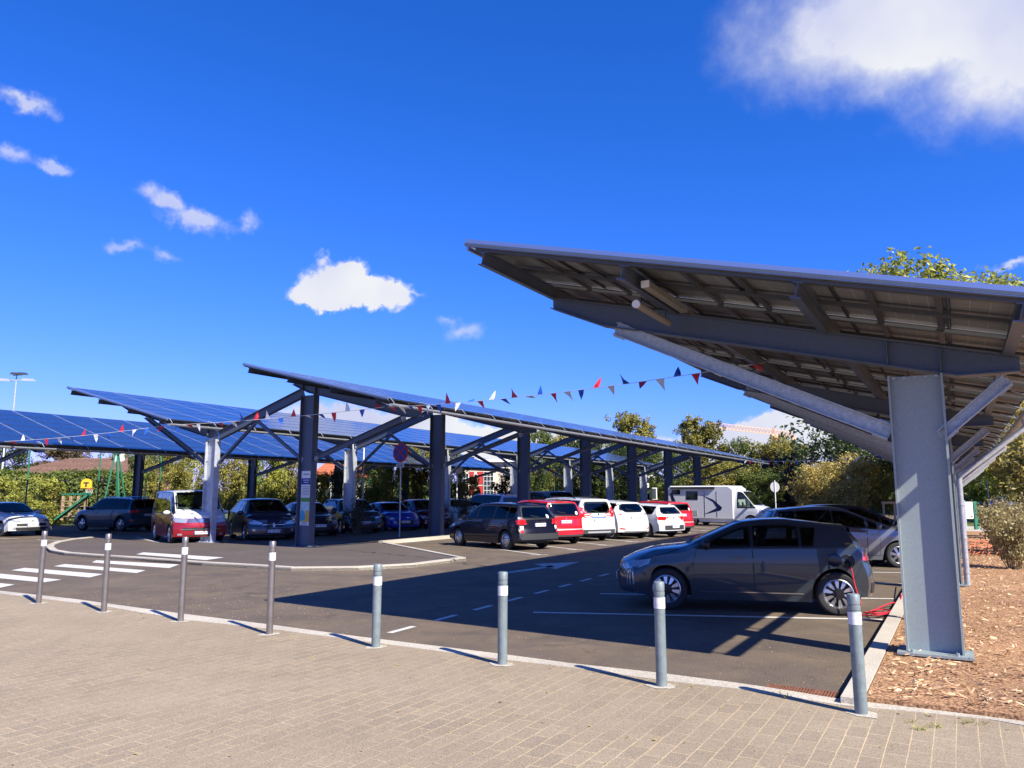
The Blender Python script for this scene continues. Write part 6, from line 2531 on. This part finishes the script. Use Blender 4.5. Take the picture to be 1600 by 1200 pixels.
M_PALE = mat('print_pale', (.62, .62, .64), .5)
tile('navy_band', 0, 2.10, .40, .20, mat('print_navy', (.02, .02, .22), .5))
tile('pale_block', 0, 1.78, .40, .38, M_PALE)
tile('green_band', 0, 1.52, .40, .13, mat('print_green', (.06, .25, .04), .5))
tile('map_ground', 0, 1.16, .40, .56, mat('print_sky', (.35, .52, .55), .5, noise_amt=.25, noise_scale=7))
tile('map_lower', 0, .95, .40, .22, mat('print_lime', (.42, .50, .16), .5))
tile('footer_band', 0, .705, .40, .028, mat('print_navy', (.02, .02, .22), .5))
for i, (x, z, r, m) in enumerate(((-.10, 1.10, .085, 'b'), (-.10, .95, .085, 'b'), (-.11, 1.02, .05, 'b'), (.09, 1.12, .08, 'o'), (.11, 1.0, .08, 'o'), (.10, .89, .075, 'o'))):
    mb = MB()
    mb.lathe([(r, -.034), (r, -.038 - i * .0004), (0, -.038 - i * .0004)], 20, 0, 'y', (x, 0, z))
    mb.build('map_zone', mat('print_cyan', (.02, .30, .50), .5) if m == 'b' else mat('print_ochre', (.60, .36, .06), .5), board)
for k in range(2):
    tile('text_line', 0, 2.14 - k * .07, .28 - .08 * k, .018, M_PLATE, yy=-.034)
for k in range(6):
    tile('text_line', 0, 1.93 - k * .05, .32 - .03 * (k % 3), .012, M_INK, yy=-.034)
for k in range(5):
    tile('text_line', -.02 + .02 * (k % 2), .84 - k * .025, .30 - .05 * (k % 3), .008, M_INK, yy=-.034)
mb = MB()
mb.tube([(-.12, -.034, 2.30), (-.06, -.034, 2.35), (-.02, -.034, 2.30), (.03, -.034, 2.34), (.08, -.034, 2.32), (.15, -.034, 2.33)], .008, 6)
mb.build('logo_stroke', M_INK, board)

# ------------------------------------------------------------------ lamps under the near canopy
M_TUBE = mat('tube_housing', (.24, .225, .21), .5)
b = W(7.75, -2.80, 3.96)
root = thing('tube_light', 'long square white tube light fixed beside a beam under the near canopy', 'light', b, R(-30))
mb = MB()
mb.box((0, .8, 0), (.085, 1.6, .07))
mb.build('housing', M_TUBE, root)
mb = MB()
mb.box((0, -.006, 0), (.092, .012, .077))
mb.build('end_cap', M_WHITE, root)
mb = MB()
mb.box((-.08, .3, .08), (.10, .05, .02)); mb.box((-.08, 1.3, .08), (.10, .05, .02)); mb.bar((-.08, .3, .08), (-.08, 1.3, .08), .02, .02)
mb.build('bracket', M_GALV, root)
b = W(7.95, -2.98, 3.80)
root = thing('tube_light', 'round tube light hanging lower and left of the square one under the near canopy', 'light', b, R(-30))
mb = MB()
mb.tube([(0, 0, 0), (0, 1.1, 0)], .042, 16)
mb.build('tube', M_TUBE, root, smooth=True)
mb = MB()
mb.tube([(0, -.03, 0), (0, 0, 0)], .046, 16)
mb.build('end_cap', M_WHITE, root, smooth=True)
mb = MB()
for yy in (.15, 1.0):
    mb.tube([(0, yy, .05), (-.0, yy, .34)], .006, 5)
mb.bar((0, .15, .34), (0, 1.0, .34), .02, .02)
mb.build('hanger', M_BLACK, root)

# ------------------------------------------------------------------ bunting
def bunting(label, A, B, sag, n, size, seed, wild=.8, first=0):
    rr = random.Random(seed)
    A, B = Vector(A), Vector(B)
    root = thing('bunting', label, 'bunting', A, group='strings of red, blue and white pennants')
    pts = []
    N = 48
    for i in range(N + 1):
        f = i / N
        p = A.lerp(B, f)
        p.z -= sag * 4 * f * (1 - f)
        pts.append(p - A)
    mb = MB()
    mb.tube(pts, .006, 5)
    mb.build('cord', M_WHITE, root)
    d = (B - A).normalized()
    s_ = Vector((-d.y, d.x, 0)).normalized()
    for k in range(n):
        f = (k + .5) / n
        p = A.lerp(B, f)
        p.z -= sag * 4 * f * (1 - f)
        p -= A
        ang = rr.gauss(-.3, wild)
        if rr.random() < .16: ang = math.pi * rr.uniform(.8, 1.1)
        dn = (Vector((0, 0, -1)) * math.cos(ang) + s_ * math.sin(ang)).normalized()
        w, l = size * rr.uniform(.85, 1.1), size * rr.uniform(1.1, 1.5)
        bend = rr.uniform(-.35, .35) * size
        nrm = d.cross(dn)
        tip = p + dn * l + nrm * bend + d * rr.uniform(-.3, .3) * size
        a, b_ = p - d * w / 2, p + d * w / 2
        m1 = (a + tip) / 2 + nrm * bend * .5
        m2 = (b_ + tip) / 2 - nrm * bend * .2
        mb = MB()
        e = nrm * .0015
        mb.add([a + e, b_ + e, m2 + e, m1 + e, tip + e, a - e, b_ - e, m2 - e, m1 - e, tip - e], [(0, 1, 2, 3), (3, 2, 4), (8, 7, 6, 5), (9, 7, 8)])
        mb.build('pennant', M_FLAGS[(k + first) % 3], root)
    return root


def at_ray(px, py, dist):
    r = ray(px, py)
    return r * (dist / r.y) + Vector((0, 0, EYE))


Cc = at_ray(606, 636, 21.2)
bunting('string of pennants from the near canopy across the sky to the middle canopy corner', at_ray(1196, 566, 13.2), Cc, .13, 28, .19, 5)
Bc = at_ray(268, 664, 25.6)
bunting('string of pennants between the middle and left canopies, passing the first dark column', Cc + Vector((-.1, 0, 0)), Bc, .06, 17, .20, 9)
bunting('string of pennants along the low edge of the left canopies', Bc + Vector((-.1, 0, 0)), at_ray(-60, 692, 29), .12, 17, .20, 14)
bunting('far string of pennants from the middle canopy end to the big column', at_ray(1146, 718, 50), at_ray(1420, 706, 31), .22, 22, .20, 21, .5)
bunting('short far string of pennants between columns above the blue grey minibus', at_ray(826, 736, 40), at_ray(905, 728, 44), .05, 8, .2, 25, .4)

# ------------------------------------------------------------------ charging cable, net, shrubs
def world_of(root, p):
    return Matrix.LocRotScale(root.location, root.rotation_euler, root.scale) @ Vector(p)


sock = [o for o in hatch.children if o.name.startswith('charging_socket')][0]
sv = Vector((0, 0, 0))
vs = [v.co for v in sock.data.vertices]
sv = sum(vs, Vector()) / len(vs)
S0 = world_of(hatch, sv + Vector((-.02, .15, -.07)))
g1 = Vector((*G(1330, 962), .02))
pts = [S0, S0 + Vector((.03, -.02, -.25)), S0 + Vector((.08, -.04, -.5)), S0.lerp(g1, .85) + Vector((0, 0, -.05)), g1]
rr = random.Random(2)
for k, (px, py) in enumerate(((1350, 964), (1372, 966), (1392, 962), (1380, 955), (1360, 960), (1372, 968), (1398, 958), (1404, 948), (1390, 950), (1362, 958), (1350, 962), (1375, 965), (1400, 955), (1411, 938), (1416, 918))):
    pts.append(Vector((*G(px, py), .025 + .02 * (k % 3))))
pts[-1].z = .16
pts[-2].z = .12


def smooth_curve(pts, n=8):
    out = []
    P = [pts[0]] + pts + [pts[-1]]
    for i in range(1, len(P) - 2):
        for k in range(n):
            t = k / n
            a, b, c_, d = P[i - 1], P[i], P[i + 1], P[i + 2]
            out.append(.5 * ((2 * b) + (c_ - a) * t + (2 * a - 5 * b + 4 * c_ - d) * t * t + (3 * b - a - 3 * c_ + d) * t ** 3))
    out.append(pts[-1])
    return out


mb = MB()
mb.tube(smooth_curve(pts), .0085, 8)
o = mb.build('charging_cable', mat('red_cable', (.62, .02, .04), .4), smooth=True)
tag(o, 'red charging cable from the dark grey hatchback, looped on the ground by the kerb', 'cable')
# black box added in place of a dark shadow behind the column
b = W(11.6, -.62)
root = thing('charging_socket_box', 'small black box standing in for a shadow at the kerb beside the red cable', 'shadow stand-in', b, R(-30))
mb = MB()
mb.box((0, 0, .20), (.10, .08, .40))
mb.build('stand', M_BLACK, root)
mb = MB()
mb.box((0, 0, .52), (.20, .14, .26))
mb.build('box', M_BLACK, root)

mb = MB()
rr = random.Random(31)
for i in range(5):
    a = Vector((*G(1512 + rr.uniform(0, 6), 852 + i * 4.4), .10))
    b_ = Vector((*G(1556 + rr.uniform(-8, 6), 849 + i * 3.6), .10))
    pp = [a.lerp(b_, k / 6) + Vector((rr.gauss(0, .05), rr.gauss(0, .06), .02 + abs(rr.gauss(0, .02)))) for k in range(7)]
    mb.tube(pp, .010, 5)
for i in range(6):
    f = i / 5
    a = Vector((*G(1514 + 42 * f, 849), .10))
    b_ = Vector((*G(1514 + 42 * f + rr.uniform(-4, 4), 874), .10))
    pp = [a.lerp(b_, k / 6) + Vector((rr.gauss(0, .07), rr.gauss(0, .04), .02 + abs(rr.gauss(0, .02)))) for k in range(7)]
    mb.tube(pp, .010, 5)
o = mb.build('barrier_net', mat('orange_net', (.62, .16, .07), .7))
tag(o, 'crumpled orange red barrier netting lying on the bark mulch', 'barrier net')


def stem_bush(name, label, cat, loc, h, w, ns, lpers, leaf, col, seed, group=None, stemmat=None, lean=.5):
    rr = random.Random(seed)
    root = thing(name, label, cat, loc, group=group)
    st, lf = MB(), MB()
    for i in range(ns):
        a = rr.uniform(0, 6.28)
        q = rr.random() ** .5
        top = Vector((math.cos(a) * w * q * .5, math.sin(a) * w * q * .5, h * rr.uniform(.65, 1) * (1 - .25 * q)))
        b0 = Vector((math.cos(a) * w * .12 * q, math.sin(a) * w * .12 * q, -.05))
        mid = b0.lerp(top, .55) + Vector((-math.cos(a), -math.sin(a), 0)) * w * .08
        pp = [b0, b0.lerp(mid, .5) + Vector((rr.gauss(0, .02), rr.gauss(0, .02), 0)), mid, mid.lerp(top, .5) + Vector((rr.gauss(0, .03), rr.gauss(0, .03), 0)), top]
        st.tube(pp, .008, 5, radii=[.011 * h / 1.6, .009 * h / 1.6, .007 * h / 1.6, .005, .003])
        for k in range(lpers):
            f = rr.uniform(.22, 1)
            j = min(3, int(f * 4))
            p = pp[j].lerp(pp[j + 1], f * 4 - j) + Vector((rr.gauss(0, 1), rr.gauss(0, 1), rr.gauss(0, .7))) * w * .07
            leaf_quad(lf, p, Vector((rr.gauss(0, 1), rr.gauss(0, 1), rr.gauss(.6, .8))), leaf, rr)
    st.build('stem', stemmat or M_BARK, root)
    if lf.v: lf.build('foliage', LM[col], root)
    return root


M_STEMT = mat('tan_stem', (.36, .27, .13), .7)
for i, (px, py, h, w, lb) in enumerate(((1588, 889, 1.62, 1.3, 'tan leaved bamboo like shrub nearest the right edge'), (1562, 862, 1.7, 1.2, 'tan leaved shrub behind the nearest one on the bark bed'), (1612, 868, 1.9, 1.5, 'tall tan shrub cut by the right edge'), (1572, 842, 1.7, 1.3, 'tan shrub farther back beside the pale path'), (1550, 838, 1.3, .9, 'small tan shrub at the left end of the shrubs'))):
    x, y = G(px, py, .07)
    stem_bush('bamboo_shrub', lb, 'shrub', (x, y, .07), h, w, 34, 60, .085 if i < 3 else .10, 'straw', 40 + i, group='tan shrubs on the bark bed', stemmat=M_STEMT)
for i, (s, t, h, lb) in enumerate(((24.2, -21.2, 1.75, 'dark leafless shrub in the bed by the second pale column'), (31.5, -20.9, 2.3, 'dark climbing shrub around the column right of the no-stopping sign'), (39, -21, 2.0, 'dark shrub in the bed behind the black estate car'), (46, -21, 1.9, 'dark shrub in the bed behind the white people carrier'))):
    stem_bush('bare_shrub', lb, 'shrub', W(s, t, .08), h, 1.2, 46, 22, .07, 'dark', 60 + i, group='shrubs in the planting bed')

# weeds and fallen leaves on the paving
mb = MB()
rr = random.Random(77)
for k in range(240):
    if rr.random() < .5:
        i = rr.randrange(0, n - 1)
        j = rr.randrange(10, len(L_) - 5)
        c_ = Vector((L_[j][0], L_[j][1] - abs(rr.gauss(0, .12)), PZ + .008))
    else:
        px, py = rr.uniform(0, 1600), rr.uniform(960, 1200)
        x, y = G(px, py, PZ)
        jj = min(range(len(xs)), key=lambda i: abs(xs[i] - x))
        if y > L_[jj][1] - .1: continue
        c_ = Vector((x, y, PZ + .008))
    leaf_quad(mb, c_, Vector((rr.gauss(0, .3), rr.gauss(0, .3), 1)), rr.uniform(.015, .04), rr)
o = mb.build('fallen_leaves', LM['yellow'])
tag(o, 'scattered small dry leaves along the paving edge', 'fallen leaves', kind='stuff')
mb = MB()
for (px, py, q) in ((1440, 1141, 26), (1460, 1136, 20), (1425, 1130, 12), (1535, 1133, 14), (1510, 1129, 14), (1215, 1084, 12), (152, 868, 14), (1228, 1091, 8)):
    x, y = G(px, py, PZ)
    for i in range(q):
        a = rr.uniform(0, 6.28)
        d1 = Vector((math.cos(a), math.sin(a), rr.uniform(.3, 1))).normalized() * rr.uniform(.02, .06)
        c_ = Vector((x, y, PZ + .006)) + Vector((rr.gauss(0, .03), rr.gauss(0, .02), 0))
        s_ = Vector((-d1.y, d1.x, 0)) * .12
        mb.add([c_ - s_, c_ + s_, c_ + d1], [(0, 1, 2)])
o = mb.build('weeds', LM['lime'])
tag(o, 'small green weeds growing in the paving joints by the kerb', 'weeds', kind='stuff')

# grit and small pale stones on the road
mb = MB()
rr = random.Random(91)
k = 0
while k < 900:
    if k < 560:
        px, py = rr.gauss(330, 160), rr.gauss(945, 22)
    else:
        px, py = rr.uniform(100, 1330), rr.uniform(890, 1085)
    x, y = G(px, py)
    k += 1
    jj = min(range(len(xs)), key=lambda i: abs(xs[i] - x))
    if y < H_[jj][1] + .05: continue
    r = rr.uniform(.003, .007)
    c_ = Vector((x, y, .003))
    mb.add([c_ + Vector((-r, -r * .6, 0)), c_ + Vector((r, -r * .8, 0)), c_ + Vector((r * .7, r, 0)), c_ + Vector((-r * .8, r * .7, 0)), c_ + Vector((0, 0, r * 1.1))], [(0, 1, 4), (1, 2, 4), (2, 3, 4), (3, 0, 4)])
o = mb.build('road_grit', M_WOOD)
tag(o, 'pale grit scattered on the asphalt in front of the crossing', 'grit', kind='stuff')
